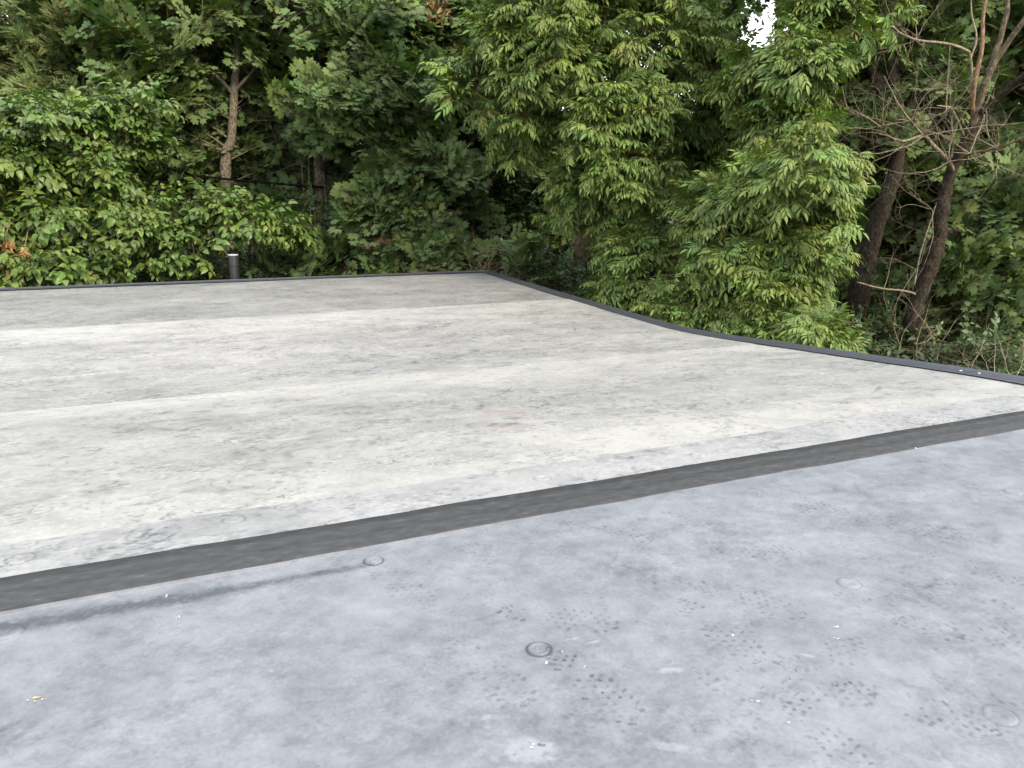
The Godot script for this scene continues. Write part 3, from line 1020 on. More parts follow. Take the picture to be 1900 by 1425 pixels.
		for i in n - 1:
			var ring := []
			for e in 2:
				var c: Vector3 = sw[0][i + e]
				var along: Vector3 = (sw[0][mini(i + e + 1, n - 1)] - sw[0][maxi(i + e - 1, 0)]).normalized()
				var across := along.cross(Vector3.UP).normalized()
				var fade := sin(PI * clampf((i + e) / float(n - 1), 0.02, 0.98))
				for k in [-1.0, -0.4, 0.0, 0.4, 1.0]:
					var p: Vector3 = c + across * k * 0.014
					p.y = lie(p.x, p.z) + [0.0045, 0.0005, 0.0045][wr[2] - 1] - 0.001 + wr[1] * 1.5 * fade * (1.0 - k * k)
					ring.append(p)
			for k in 4:
				for p in [ring[k], ring[k + 1], ring[k + 6], ring[k], ring[k + 6], ring[k + 5]]:
					stw.set_uv(Vector2((p.x - dm.x0) * dm.sx / dm.w, (p.z - dm.z0) * dm.sz / dm.h))
					stw.add_vertex(p)
		piece("wrinkle", done(stw), skin[wr[2]], t)
	# fixing plates that show through the rubber
	for pl in PLATES:
		var p := on_roof(pl[0], pl[1])
		var rr: float = pl[2]
		var which := 0
		if p.z < -2.3: which = 1 if p.z > -2.56 else (2 if p.z > -4.97 else 3)
		var lift: float = [0.0, 0.0045, 0.0005, 0.0045][which]
		var home := Vector3(p.x, lie(p.x, p.z) + lift, p.z)
		var d: Dirt = maps[which]
		var prof2 := [[0.0, 0.0006], [rr * 0.16, 0.0006], [rr * 0.24, 0.0018], [rr * 0.6, 0.0022], [rr * 0.8, 0.0028], [rr * 0.9, 0.0024], [rr * 1.0, -0.0004], [rr * 1.15, -0.003]]
		if pl[3] == 1: prof2 = [[0.0, 0.001], [rr * 0.14, 0.001], [rr * 0.2, 0.0032], [rr * 0.3, 0.0032], [rr * 0.36, 0.0016], [rr * 0.62, 0.0014], [rr * 0.7, 0.0036], [rr * 0.84, 0.0044], [rr * 0.96, 0.002], [rr * 1.02, -0.002]]
		var st3 := start()
		for k in 28:
			for j in prof2.size() - 1:
				var q := []
				for c in [[k, j], [k + 1, j], [k + 1, j + 1], [k, j + 1]]:
					var an: float = TAU * c[0] / 28.0
					q.append(Vector3(cos(an) * prof2[c[1]][0], prof2[c[1]][1], sin(an) * prof2[c[1]][0]))
				for v in [q[0], q[2], q[1], q[0], q[3], q[2]]:
					st3.set_uv(Vector2((v.x + home.x - d.x0) * d.sx / d.w, (v.z + home.z - d.z0) * d.sz / d.h))
					st3.add_vertex(v)
		var f := piece("fixing_plate", done(st3), skin[which], t)
		f.position = home

func build_roof_things() -> void:
	# vent pipe rising beyond the far edge
	var foot := spot(436, 520, 11.55)
	var top := spot(436, 472, 11.55)
	foot.y = ground_y(foot.x, foot.z)
	var t := thing("vent_pipe", "black vent pipe with a white top standing behind the far roof edge", "pipe", foot)
	var h := top.y - foot.y
	piece("pipe", lathe([[0.0, 0.0], [0.064, 0.0], [0.064, h - 0.16], [0.0, h - 0.16]], 24), mats.pipe, t)
	piece("coupling", lathe([[0.0, h - 0.159], [0.069, h - 0.159], [0.072, h - 0.155], [0.072, h - 0.018], [0.069, h - 0.012], [0.0, h - 0.012]], 24), mats.pipe, t)
	piece("cap", lathe([[0.0, h - 0.0115], [0.071, h - 0.0115], [0.072, h - 0.004], [0.069, h], [0.0, h + 0.001]], 24), mats.white, t)
	# crumbs lying on the near sheet
	var r := mk_rng(901)
	var st := start()
	for b in [[58, 1301, 0.011, Color(0.3, 0.25, 0.12)], [74, 1296, 0.009, Color(0.25, 0.2, 0.1)], [82, 1298, 0.007, Color(0.33, 0.27, 0.15)], [68, 1297, 0.005, Color(0.6, 0.5, 0.3)], [1394, 1300, 0.006, Color(0.3, 0.3, 0.29)], [1408, 1303, 0.006, Color(0.3, 0.3, 0.29)], [1466, 1342, 0.006, Color(0.7, 0.45, 0.2)], [1042, 1211, 0.006, Color(0.28, 0.28, 0.27)], [1012, 1231, 0.006, Color(0.7, 0.7, 0.68)], [1085, 1238, 0.006, Color(0.28, 0.28, 0.27)], [1548, 1163, 0.009, Color(0.6, 0.5, 0.3)], [308, 1107, 0.008, Color(0.35, 0.34, 0.3)], [330, 1146, 0.005, Color(0.7, 0.7, 0.65)], [1700, 832, 0.007, Color(0.8, 0.8, 0.8)], [1360, 1180, 0.004, Color(0.7, 0.7, 0.7)], [1552, 1185, 0.006, Color(0.35, 0.34, 0.32)], [988, 1384, 0.006, Color(0.5, 0.48, 0.46)], [1005, 1383, 0.008, Color(0.06, 0.06, 0.06)]]:
		var p := on_roof(b[0], b[1])
		p.y = lie(p.x, p.z) + 0.002
		for k in 3:
			var c: Vector3 = p + Vector3(r.randf_range(-1, 1), 0, r.randf_range(-1, 1)) * b[2] * 0.7
			var s: float = b[2] * r.randf_range(0.2, 0.5)
			var v := []
			for a in 6:
				v.append(c + Vector3(cos(a * TAU / 6), 0, sin(a * TAU / 6)) * s * r.randf_range(0.6, 1.2))
			var peak: Vector3 = c + Vector3(0, s * 0.5, 0)
			for a in 6: tri(st, peak, v[a], v[(a + 1) % 6], b[3])
	var dm := plain(Color.WHITE, 0.8)
	dm.vertex_color_use_as_albedo = true
	var o := piece("debris", done(st), dm, self)
	tag(o, "crumbs of dry leaf and grit lying on the rubber", "debris", "", "stuff")
	o = null
	# white chips on the metal edge
	st = start()
	for b in [[1826, 696], [1797, 690]]:
		var p := on_roof(b[0], b[1])
		p = Vector3(EDGE_X + 0.06, roof_y(p.z) + 0.016, p.z)
		for k in 3:
			var c := p + Vector3(r.randf_range(-1, 1), 0, r.randf_range(-1, 1)) * 0.008
			var pk := c + Vector3(0, 0.004, 0)
			for a in 5: tri(st, pk, c + Vector3(cos(a * 1.26), 0, sin(a * 1.26)) * 0.004, c + Vector3(cos((a + 1) * 1.26), 0, sin((a + 1) * 1.26)) * 0.004, Color(0.5, 0.5, 0.5))
	o = piece("chips", done(st), dm, self)
	tag(o, "white paint chips scattered on the dark metal roof edge", "debris", "", "stuff")

func cable(label: String, pts: Array, rad: float) -> void:
	var w := P(pts)
	var st := start()
	var rr := []
	for p in w: rr.append(rad)
	var sm := smooth_path(w, rr, 10)
	tube(st, sm[0], sm[1], 6)
	var o := piece("overhead_cable", done(st), mats.cable, self)
	tag(o, label, "cable", "cables strung through the trees")

func woodland() -> void:
	# the mass of trees farther back that closes the view
	var r := mk_rng(555)
	var noise := FastNoiseLite.new()
	noise.seed = 9; noise.frequency = 0.35
	var list := []
	for k in 700:
		var px := r.randf_range(-900, 2800)
		var d := r.randf_range(19.0, 31.0)
		var top := 9.0 + 2.0 * sin(px * 0.011) + r.randf_range(-1.0, 0.6)
		if px > 2050.0: top *= 0.6
		var a := spot(px, 375, d)
		var y := r.randf_range(ground_y(a.x, a.z) + 0.5, top)
		clump(list, Vector3(a.x, y, a.z), Vector3(1.5, 1.0, 1.5) * r.randf_range(0.7, 1.1), 44, r, Vector3(a.x, y - 1.0, a.z) - ray(px, 375) * Vector3(-3, 0, -3), 1.5, 0.7, Color.WHITE, noise)
	var o := Node3D.new()
	o.name = numbered("woodland")
	add_child(o)
	tag(o, "dense dark wood closing the view behind the nearer trees", "woodland", "", "stuff")
	leaf_out(o, "maple", list, mats.maple, 0)

func undergrowth(label: String, seed_: int, blobs: Array, size := 1.0, tint := Color.WHITE, kind := "small", dens := 1.0) -> void:
	var r := mk_rng(seed_)
	var list := []
	var c0 := Vector3.ZERO
	for b in blobs: c0 += spot(b[0], b[1], b[2])
	c0 /= blobs.size()
	c0.y = ground_y(c0.x, c0.z)
	var t := thing("shrub", label, "shrub", c0)
	var st := start()
	for b in blobs:
		var c := spot(b[0], b[1], b[2])
		var k: float = b[2] / FOCAL
		var foot := Vector3(lerpf(c.x, c0.x, 0.3), 0, lerpf(c.z, c0.z, 0.3))
		foot.y = ground_y(foot.x, foot.z)
		for s in 3:
			var p := c + rnd3(r) * 0.3
			var q := smooth_path([foot - c0, foot.lerp(p, 0.5) + rnd3(r) * 0.25 - c0, p - c0], [0.03, 0.02, 0.006], 4, 0.03, r)
			tube(st, q[0], q[1], 5, Color.WHITE, false)
		var many := maxi(5, int(b[3] * k * b[4] * k * b[5] * 16.0))
		for s in many:
			var d := rnd3(r) * pow(r.randf(), 0.5)
			var p := c + Vector3(d.x * b[3] * k, d.y * b[4] * k, d.z * b[5])
			clump(list, p, Vector3(0.35, 0.25, 0.35), int(20 * dens), r, c0 + Vector3(0, 1.5, 0), size, 0.65, tint)
	piece("stem", done(st), mats.bark_dark, t)
	leaf_out(t, kind, list, mats[kind], 300)

func build_trees() -> void:
	woodland()
	# -------- forked maple behind the vent pipe
	var base := rooted(418, 15.3)
	tree("maple_tree", "slender forked maple rising straight behind the black vent pipe", "maple", 201,
		[[[base] + P([[418, 345, 15.3], [428, 260, 15.3], [434, 165, 15.3], [440, 80, 15.3], [412, 0, 15.3], [400, -150, 15.3]]), [0.15, 0.105, 0.08, 0.07, 0.05, 0.04, 0.025]],
		[P([[434, 175, 15.3], [400, 140, 15.3], [362, 112, 15.3], [335, 60, 15.3], [300, -20, 15.3]]), [0.042, 0.035, 0.03, 0.02, 0.012]],
		[P([[434, 170, 15.3], [470, 130, 15.3], [520, 60, 15.3], [540, -40, 15.3]]), [0.035, 0.028, 0.02, 0.012]]],
		[[300, 70, 15.6, 120, 80, 1.3], [410, 15, 15.8, 150, 60, 1.3], [290, 165, 15.4, 90, 60, 1.0], [510, 20, 16, 90, 50, 1.2], [340, 285, 16.2, 60, 40, 0.7], [470, 95, 15.6, 60, 45, 0.8], [240, 20, 16.5, 80, 60, 1.2], [230, 230, 16, 70, 50, 0.9], [490, 200, 16.4, 55, 40, 0.6], [530, 290, 16.4, 60, 40, 0.6], [355, 245, 16.2, 60, 40, 0.6], [370, 320, 15.8, 60, 35, 0.6], [560, 120, 16, 60, 50, 0.7]], "bark_grey", "maple", {"size": 0.88, "dens": 1.3, "sub": 1.6, "lift": 0.42, "flat": 0.9, "loose": 0.95})
	# -------- maple with big layered leaf masses
	base = rooted(600, 15.0)
	tree("maple_tree", "broad maple with dense layered leaf masses beside the light green ash", "maple", 202,
		[[[base] + P([[596, 400, 15], [590, 260, 15], [578, 130, 15.2], [585, 0, 15], [600, -160, 15]]), [0.14, 0.11, 0.085, 0.07, 0.05, 0.03]],
		[P([[590, 260, 15], [640, 190, 14.6], [690, 110, 14.2], [740, 40, 14]]), [0.06, 0.05, 0.035, 0.02]],
		[P([[592, 300, 15], [650, 280, 14.6], [730, 250, 14], [770, 200, 13.8]]), [0.05, 0.04, 0.03, 0.015]]],
		[[690, 120, 13.7, 95, 55, 1.0], [640, 205, 13.6, 90, 50, 0.9], [755, 175, 13.4, 65, 50, 0.8], [700, 40, 14, 110, 45, 1.1], [600, 240, 13.9, 55, 45, 0.7], [770, 240, 13.5, 55, 45, 0.7], [610, 60, 14.8, 60, 60, 1.0]], "bark_grey", "maple", {"size": 0.88, "dens": 1.3, "lift": 0.42, "sub": 1.8, "flat": 0.9, "loose": 0.95})
	# -------- low maple
	base = rooted(735, 14.0)
	tree("maple_sapling", "bushy young maple leaning over the broken branch", "maple", 203,
		[[[base] + P([[735, 520, 14], [730, 420, 13.9], [760, 330, 13.6], [770, 280, 13.5]]), [0.07, 0.06, 0.045, 0.03, 0.012]]],
		[[725, 335, 13.4, 60, 45, 0.7], [780, 320, 13.2, 55, 40, 0.7], [700, 400, 13.2, 55, 40, 0.6], [765, 415, 13, 60, 45, 0.6], [830, 330, 13.6, 45, 45, 0.6], [640, 480, 13.3, 65, 35, 0.6], [785, 470, 12.9, 70, 40, 0.6], [850, 470, 12.9, 40, 40, 0.5], [560, 490, 13.4, 60, 30, 0.6], [735, 480, 12.9, 40, 25, 0.4]], "bark_grey", "maple", {"size": 0.85, "dens": 1.3, "lift": 0.42, "sub": 1.8, "flat": 0.9, "loose": 0.95})
	# -------- light green ash
	base = rooted(1085, 12.5)
	tree("ash_tree", "tall light green ash with hanging narrow leaflets", "ash", 204,
		[[[base] + P([[1080, 450, 12.5], [1084, 360, 12.4], [1100, 200, 12.3], [1120, 30, 12.2], [1130, -200, 12]]), [0.2, 0.14, 0.12, 0.1, 0.08, 0.04]],
		[P([[1100, 210, 12.3], [1040, 150, 11.7], [960, 80, 11], [900, 40, 10.6]]), [0.07, 0.05, 0.035, 0.015]],
		[P([[1110, 120, 12.3], [1190, 80, 11.8], [1290, 60, 11.4], [1350, 40, 11.2]]), [0.06, 0.05, 0.03, 0.015]]],
		[[925, 55, 10.6, 95, 80, 0.9], [1000, 160, 10.5, 100, 75, 0.9], [880, 150, 10.6, 50, 60, 0.6], [1080, 70, 10.4, 120, 90, 1.0], [1120, 215, 10.2, 100, 75, 0.9], [1200, 190, 10.0, 55, 60, 0.6], [1090, 320, 10.6, 50, 60, 0.5], [1165, 330, 10.4, 80, 60, 0.7], [1230, 60, 10.7, 120, 90, 1.0], [1310, 90, 10.6, 60, 60, 0.7], [1250, 270, 11.2, 100, 90, 0.9], [1085, 385, 11.0, 30, 40, 0.25], [1150, 400, 10.9, 50, 40, 0.4], [970, 235, 11.2, 60, 40, 0.6], [1100, -140, 11, 280, 130, 1.8], [1330, 200, 11.2, 70, 80, 0.8]], "bark_ash", "ash", {"size": 0.64, "dens": 2.1, "sub": 1.9, "lift": 0.8, "spill": 0.35, "flat": 0.95, "loose": 0.95, "thr": -0.16})
	# -------- second ash, reaching over the roof edge
	base = rooted(1370, 10.5)
	tree("ash_tree", "wide light green ash drooping down to the metal roof edge", "ash", 205,
		[[[base] + P([[1372, 560, 10.5], [1378, 430, 10.4], [1390, 300, 10.2], [1430, 160, 10], [1450, 20, 10], [1460, -150, 10]]), [0.17, 0.13, 0.11, 0.09, 0.06, 0.045, 0.03]],
		[P([[1378, 420, 10.4], [1440, 370, 9.6], [1500, 320, 9.0], [1540, 280, 8.8]]), [0.06, 0.05, 0.03, 0.015]],
		[P([[1374, 500, 10.4], [1340, 520, 9.7], [1280, 540, 9.1]]), [0.05, 0.035, 0.015]],
		[P([[1374, 500, 10.4], [1420, 540, 9.4], [1480, 590, 8.6]]), [0.05, 0.035, 0.015]]],
		[[1490, 310, 8.7, 75, 65, 0.6], [1430, 330, 8.9, 70, 60, 0.6], [1500, 385, 8.7, 70, 55, 0.6], [1385, 370, 9.2, 80, 60, 0.7], [1450, 440, 8.8, 85, 55, 0.6], [1385, 475, 9.0, 80, 50, 0.6], [1495, 480, 8.8, 55, 50, 0.5], [1170, 545, 10.0, 75, 45, 0.5], [1265, 565, 9.0, 90, 45, 0.5], [1350, 595, 8.6, 85, 42, 0.5], [1430, 620, 8.2, 70, 36, 0.35], [1490, 640, 7.9, 40, 30, 0.25], [1190, 475, 10.2, 70, 40, 0.5], [1300, 490, 9.8, 60, 35, 0.5], [1320, 400, 9.9, 50, 40, 0.5], [1440, 225, 9.4, 70, 45, 0.6], [1490, 130, 9.6, 75, 55, 0.7], [1600, 10, 9.4, 45, 30, 0.5], [1390, 150, 9.9, 50, 50, 0.6], [1520, 20, 9.7, 70, 50, 0.6], [1480, -120, 10, 120, 70, 0.9], [1440, 540, 8.7, 45, 35, 0.4]], "bark_ash", "ash", {"size": 0.6, "dens": 2.2, "sub": 2.3, "lift": 0.8, "spill": 0.33, "big": 0.85, "thr": -0.1, "lump": 1.1, "flat": 0.95, "loose": 0.95})
	# -------- mulberry thicket
	base = rooted(128, 13.6)
	tree("mulberry_tree", "bright green mulberry with large glossy pointed leaves", "mulberry", 206,
		[[[base] + P([[130, 455, 13.2], [96, 395, 13.2], [55, 330, 13.2], [20, 260, 13.2]]), [0.09, 0.06, 0.05, 0.04, 0.02]],
		[P([[130, 455, 13.2], [139, 405, 13.1], [170, 350, 13.0], [230, 260, 13.0]]), [0.045, 0.04, 0.03, 0.015]],
		[P([[130, 470, 13.2], [220, 440, 12.9], [330, 420, 12.7], [430, 400, 12.6], [500, 420, 12.6]]), [0.04, 0.035, 0.03, 0.02, 0.008]]],
		[[40, 235, 12.9, 75, 50, 0.7], [130, 225, 12.9, 80, 40, 0.7], [220, 225, 12.9, 55, 45, 0.6], [262, 205, 12.9, 22, 28, 0.3], [60, 310, 12.8, 80, 50, 0.7], [170, 310, 12.8, 80, 50, 0.7], [250, 260, 12.9, 40, 40, 0.4], [100, 385, 12.6, 60, 40, 0.5], [210, 400, 12.5, 70, 40, 0.5], [300, 400, 12.5, 60, 35, 0.5], [400, 395, 12.4, 60, 32, 0.5], [470, 400, 12.4, 45, 30, 0.4], [510, 425, 12.4, 28, 22, 0.3], [240, 440, 12.3, 60, 35, 0.4], [350, 445, 12.3, 70, 35, 0.5], [30, 440, 12.6, 50, 40, 0.5], [30, 500, 12.2, 60, 30, 0.4], [130, 495, 12.2, 90, 30, 0.4], [260, 490, 12.2, 80, 28, 0.4], [-80, 350, 13, 120, 140, 1.2]], "redwood", "mulberry", {"size": 0.6, "dens": 2.0, "loose": 0.85, "flat": 0.8, "sub": 2.2, "lift": 0.72, "lump": 1.5, "spill": 0.3, "big": 0.8, "thr": 0.05})
	# -------- arborvitae
	base = rooted(120, 19.0)
	tree("cedar_tree", "feathery yellowish green cedar behind the mulberry", "cedar", 207,
		[[[base] + P([[120, 300, 19], [130, 100, 19], [150, -120, 19], [160, -300, 19]]), [0.3, 0.2, 0.13, 0.07, 0.03]]],
		[[110, 180, 17.6, 100, 80, 1.2], [120, 90, 17.7, 95, 80, 1.2], [140, 10, 17.9, 90, 70, 1.2], [150, -100, 18.2, 80, 70, 1.0], [100, 270, 17.4, 110, 60, 1.2], [60, 130, 18, 50, 90, 1.0]], "bark_dark", "cedar", {"size": 1.25, "dens": 1.5, "sub": 1.2, "lift": 0.35, "lump": 0.7})
	# -------- dark maples on the right
	base = rooted(1590, 13.5)
	tree("maple_tree", "dark maple with a stout leaning trunk behind the drooping ash", "maple", 208,
		[[[base] + P([[1592, 560, 12.5], [1604, 500, 12.5], [1622, 425, 12.5], [1645, 365, 12.5], [1668, 280, 12.6], [1660, 150, 12.8], [1650, -50, 13]]), [0.2, 0.165, 0.145, 0.13, 0.11, 0.09, 0.07, 0.05]],
		[P([[1668, 260, 12.6], [1620, 130, 13], [1570, 60, 13.4], [1560, 20, 13.4]]), [0.1, 0.08, 0.05, 0.03]],
		[P([[1664, 230, 12.6], [1720, 160, 13], [1760, 60, 13.2]]), [0.09, 0.06, 0.03]]],
		[[1640, 250, 13.2, 70, 50, 0.8], [1600, 160, 13.6, 60, 60, 0.8], [1680, 140, 13.6, 70, 55, 0.9], [1620, 330, 13.4, 55, 40, 0.7], [1700, 60, 13.8, 90, 60, 1.0], [1760, 150, 14, 70, 60, 0.9], [1680, 330, 14, 50, 40, 0.7], [1590, 60, 14, 70, 60, 1.0], [1680, -100, 13.6, 200, 60, 1.2], [1800, 60, 15, 80, 60, 1.0]], "bark_dark", "maple", {"size": 0.88, "dens": 1.3, "lift": 0.42, "sub": 1.8, "flat": 0.9, "loose": 0.95})
	base = rooted(1960, 15.0)
	tree("maple_tree", "dark spreading maple filling in behind the dead tree", "maple", 209,
		[[[base] + P([[1955, 480, 15], [1950, 330, 15], [1940, 150, 15], [1950, -60, 15]]), [0.25, 0.2, 0.16, 0.12, 0.05]]],
		[[1850, 400, 13.5, 80, 55, 0.9], [1800, 480, 13.3, 70, 50, 0.8], [1880, 500, 13.2, 60, 60, 0.8], [1850, 580, 13.0, 90, 45, 0.8], [1900, 640, 12.6, 70, 40, 0.7], [1780, 600, 13.4, 60, 40, 0.7], [1820, 340, 14, 60, 40, 0.8], [1960, 350, 14.5, 100, 100, 1.2], [1980, 60, 15, 90, 120, 1.5]], "bark_dark", "maple", {"size": 0.88, "dens": 1.3, "lift": 0.42, "sub": 1.8, "flat": 0.9, "loose": 0.95})
	# -------- maples deeper in the wood
	base = rooted(520, 20.0)
	tree("maple_tree", "dense maple standing deeper in the wood behind the forked maple", "maple", 210,
		[[[base] + P([[522, 350, 20], [528, 200, 20], [520, 20, 20], [515, -120, 20]]), [0.2, 0.16, 0.12, 0.09, 0.04]]],
		[[540, 150, 16.7, 80, 60, 1.0], [530, 255, 16.5, 80, 55, 1.0], [610, 320, 16.1, 70, 55, 0.9], [480, 310, 16.3, 70, 50, 0.9], [380, 200, 16.3, 80, 50, 0.9], [300, 270, 15.9, 80, 50, 0.9], [560, 400, 15.7, 80, 50, 0.9], [470, 395, 15.5, 70, 40, 0.9], [450, 230, 16.8, 60, 50, 0.9], [620, 150, 15.8, 60, 70, 0.9], [660, 420, 15.1, 60, 50, 0.9], [540, 50, 16.7, 100, 60, 1.0]], "bark_dark", "maple", {"size": 0.95, "dens": 1.2, "sub": 1.2, "lift": 0.42, "flat": 0.9, "loose": 0.95})
	base = rooted(900, 18.0)
	tree("maple_tree", "leafy maple in the hollow between the broad maple and the tall ash", "maple", 211,
		[[[base] + P([[905, 430, 18], [890, 280, 18], [870, 100, 18], [860, -80, 18]]), [0.2, 0.16, 0.12, 0.09, 0.04]]],
		[[850, 110, 15.1, 60, 70, 0.9], [870, 230, 14.9, 70, 60, 0.9], [860, 380, 14.7, 60, 50, 0.9], [930, 180, 15.3, 70, 60, 0.9], [1010, 290, 14.9, 60, 60, 0.9], [800, 30, 15.1, 70, 60, 1.0], [880, 20, 15.3, 70, 50, 1.0], [820, 300, 14.5, 40, 60, 0.7]], "bark_dark", "maple", {"size": 0.95, "dens": 1.2, "sub": 1.2, "lift": 0.42, "flat": 0.9, "loose": 0.95})
	base = rooted(1740, 18.0)
	tree("maple_tree", "leafy maple deeper in the wood behind the dead tree", "maple", 212,
		[[[base] + P([[1745, 480, 18], [1735, 300, 18], [1740, 100, 18], [1745, -100, 18]]), [0.22, 0.18, 0.13, 0.1, 0.04]]],
		[[1620, 420, 14.6, 60, 55, 0.9], [1690, 440, 14.6, 60, 60, 0.9], [1660, 560, 14.0, 70, 50, 0.9], [1720, 330, 15.0, 70, 55, 0.9], [1790, 240, 15.4, 70, 55, 0.9], [1850, 320, 15.0, 70, 50, 0.9], [1770, 520, 14.4, 60, 60, 0.9], [1830, 200, 16.0, 50, 40, 0.9], [1620, 260, 15.0, 60, 60, 0.9], [1710, 610, 13.6, 60, 40, 0.8], [1600, 610, 13.6, 60, 50, 0.8], [1740, 130, 15.5, 80, 60, 1.0], [1560, 520, 13.8, 60, 60, 0.8], [1820, 430, 14.0, 70, 50, 0.9], [1810, 60, 16.0, 60, 60, 1.0]], "bark_dark", "maple", {"size": 0.95, "dens": 1.2, "sub": 1.2, "lift": 0.42, "flat": 0.9, "loose": 0.95})
	# -------- shrubs along the building
	undergrowth("dark leafy shrub at the foot of the far wall by the vent pipe", 301, [[480, 480, 13.4, 70, 40, 0.6], [560, 470, 13.8, 70, 40, 0.6], [400, 500, 13.2, 70, 30, 0.5], [620, 440, 14.2, 60, 40, 0.6], [500, 540, 13, 200, 40, 0.5]], 1.1)
	undergrowth("dark fine leaved shrub between the roof corner and the ash trunk", 302, [[1040, 500, 12.4, 60, 40, 0.6], [1090, 540, 11.8, 70, 40, 0.6], [1130, 500, 12.2, 50, 40, 0.6], [990, 500, 13.2, 40, 30, 0.5], [1060, 580, 11.6, 120, 40, 0.5], [1180, 600, 10.6, 100, 40, 0.5]], 0.9)
	undergrowth("low dark shrub under the drooping branches of the leaning maple", 303, [[1600, 640, 11.5, 60, 40, 0.6], [1680, 640, 12, 70, 40, 0.6], [1760, 670, 11.5, 80, 40, 0.6], [1640, 570, 13, 70, 40, 0.7], [1850, 690, 11, 100, 40, 0.6]], 1.1)
	undergrowth("round leaved bush hanging beyond the overhead cables", 304, [[960, 330, 15, 60, 50, 0.8], [900, 300, 15.2, 60, 50, 0.8], [1000, 380, 14.6, 50, 30, 0.6], [890, 400, 15, 50, 40, 0.6], [930, 250, 15.5, 70, 50, 0.8], [1030, 320, 15, 40, 60, 0.7]], 1.6)
	undergrowth("small maple seedling with pale leaves beside the roof corner", 305, [[950, 478, 11.9, 14, 16, 0.15], [966, 500, 11.8, 12, 12, 0.12], [935, 510, 11.9, 14, 8, 0.15]], 0.75, Color.WHITE, "maple", 0.35)
	dead_wood()

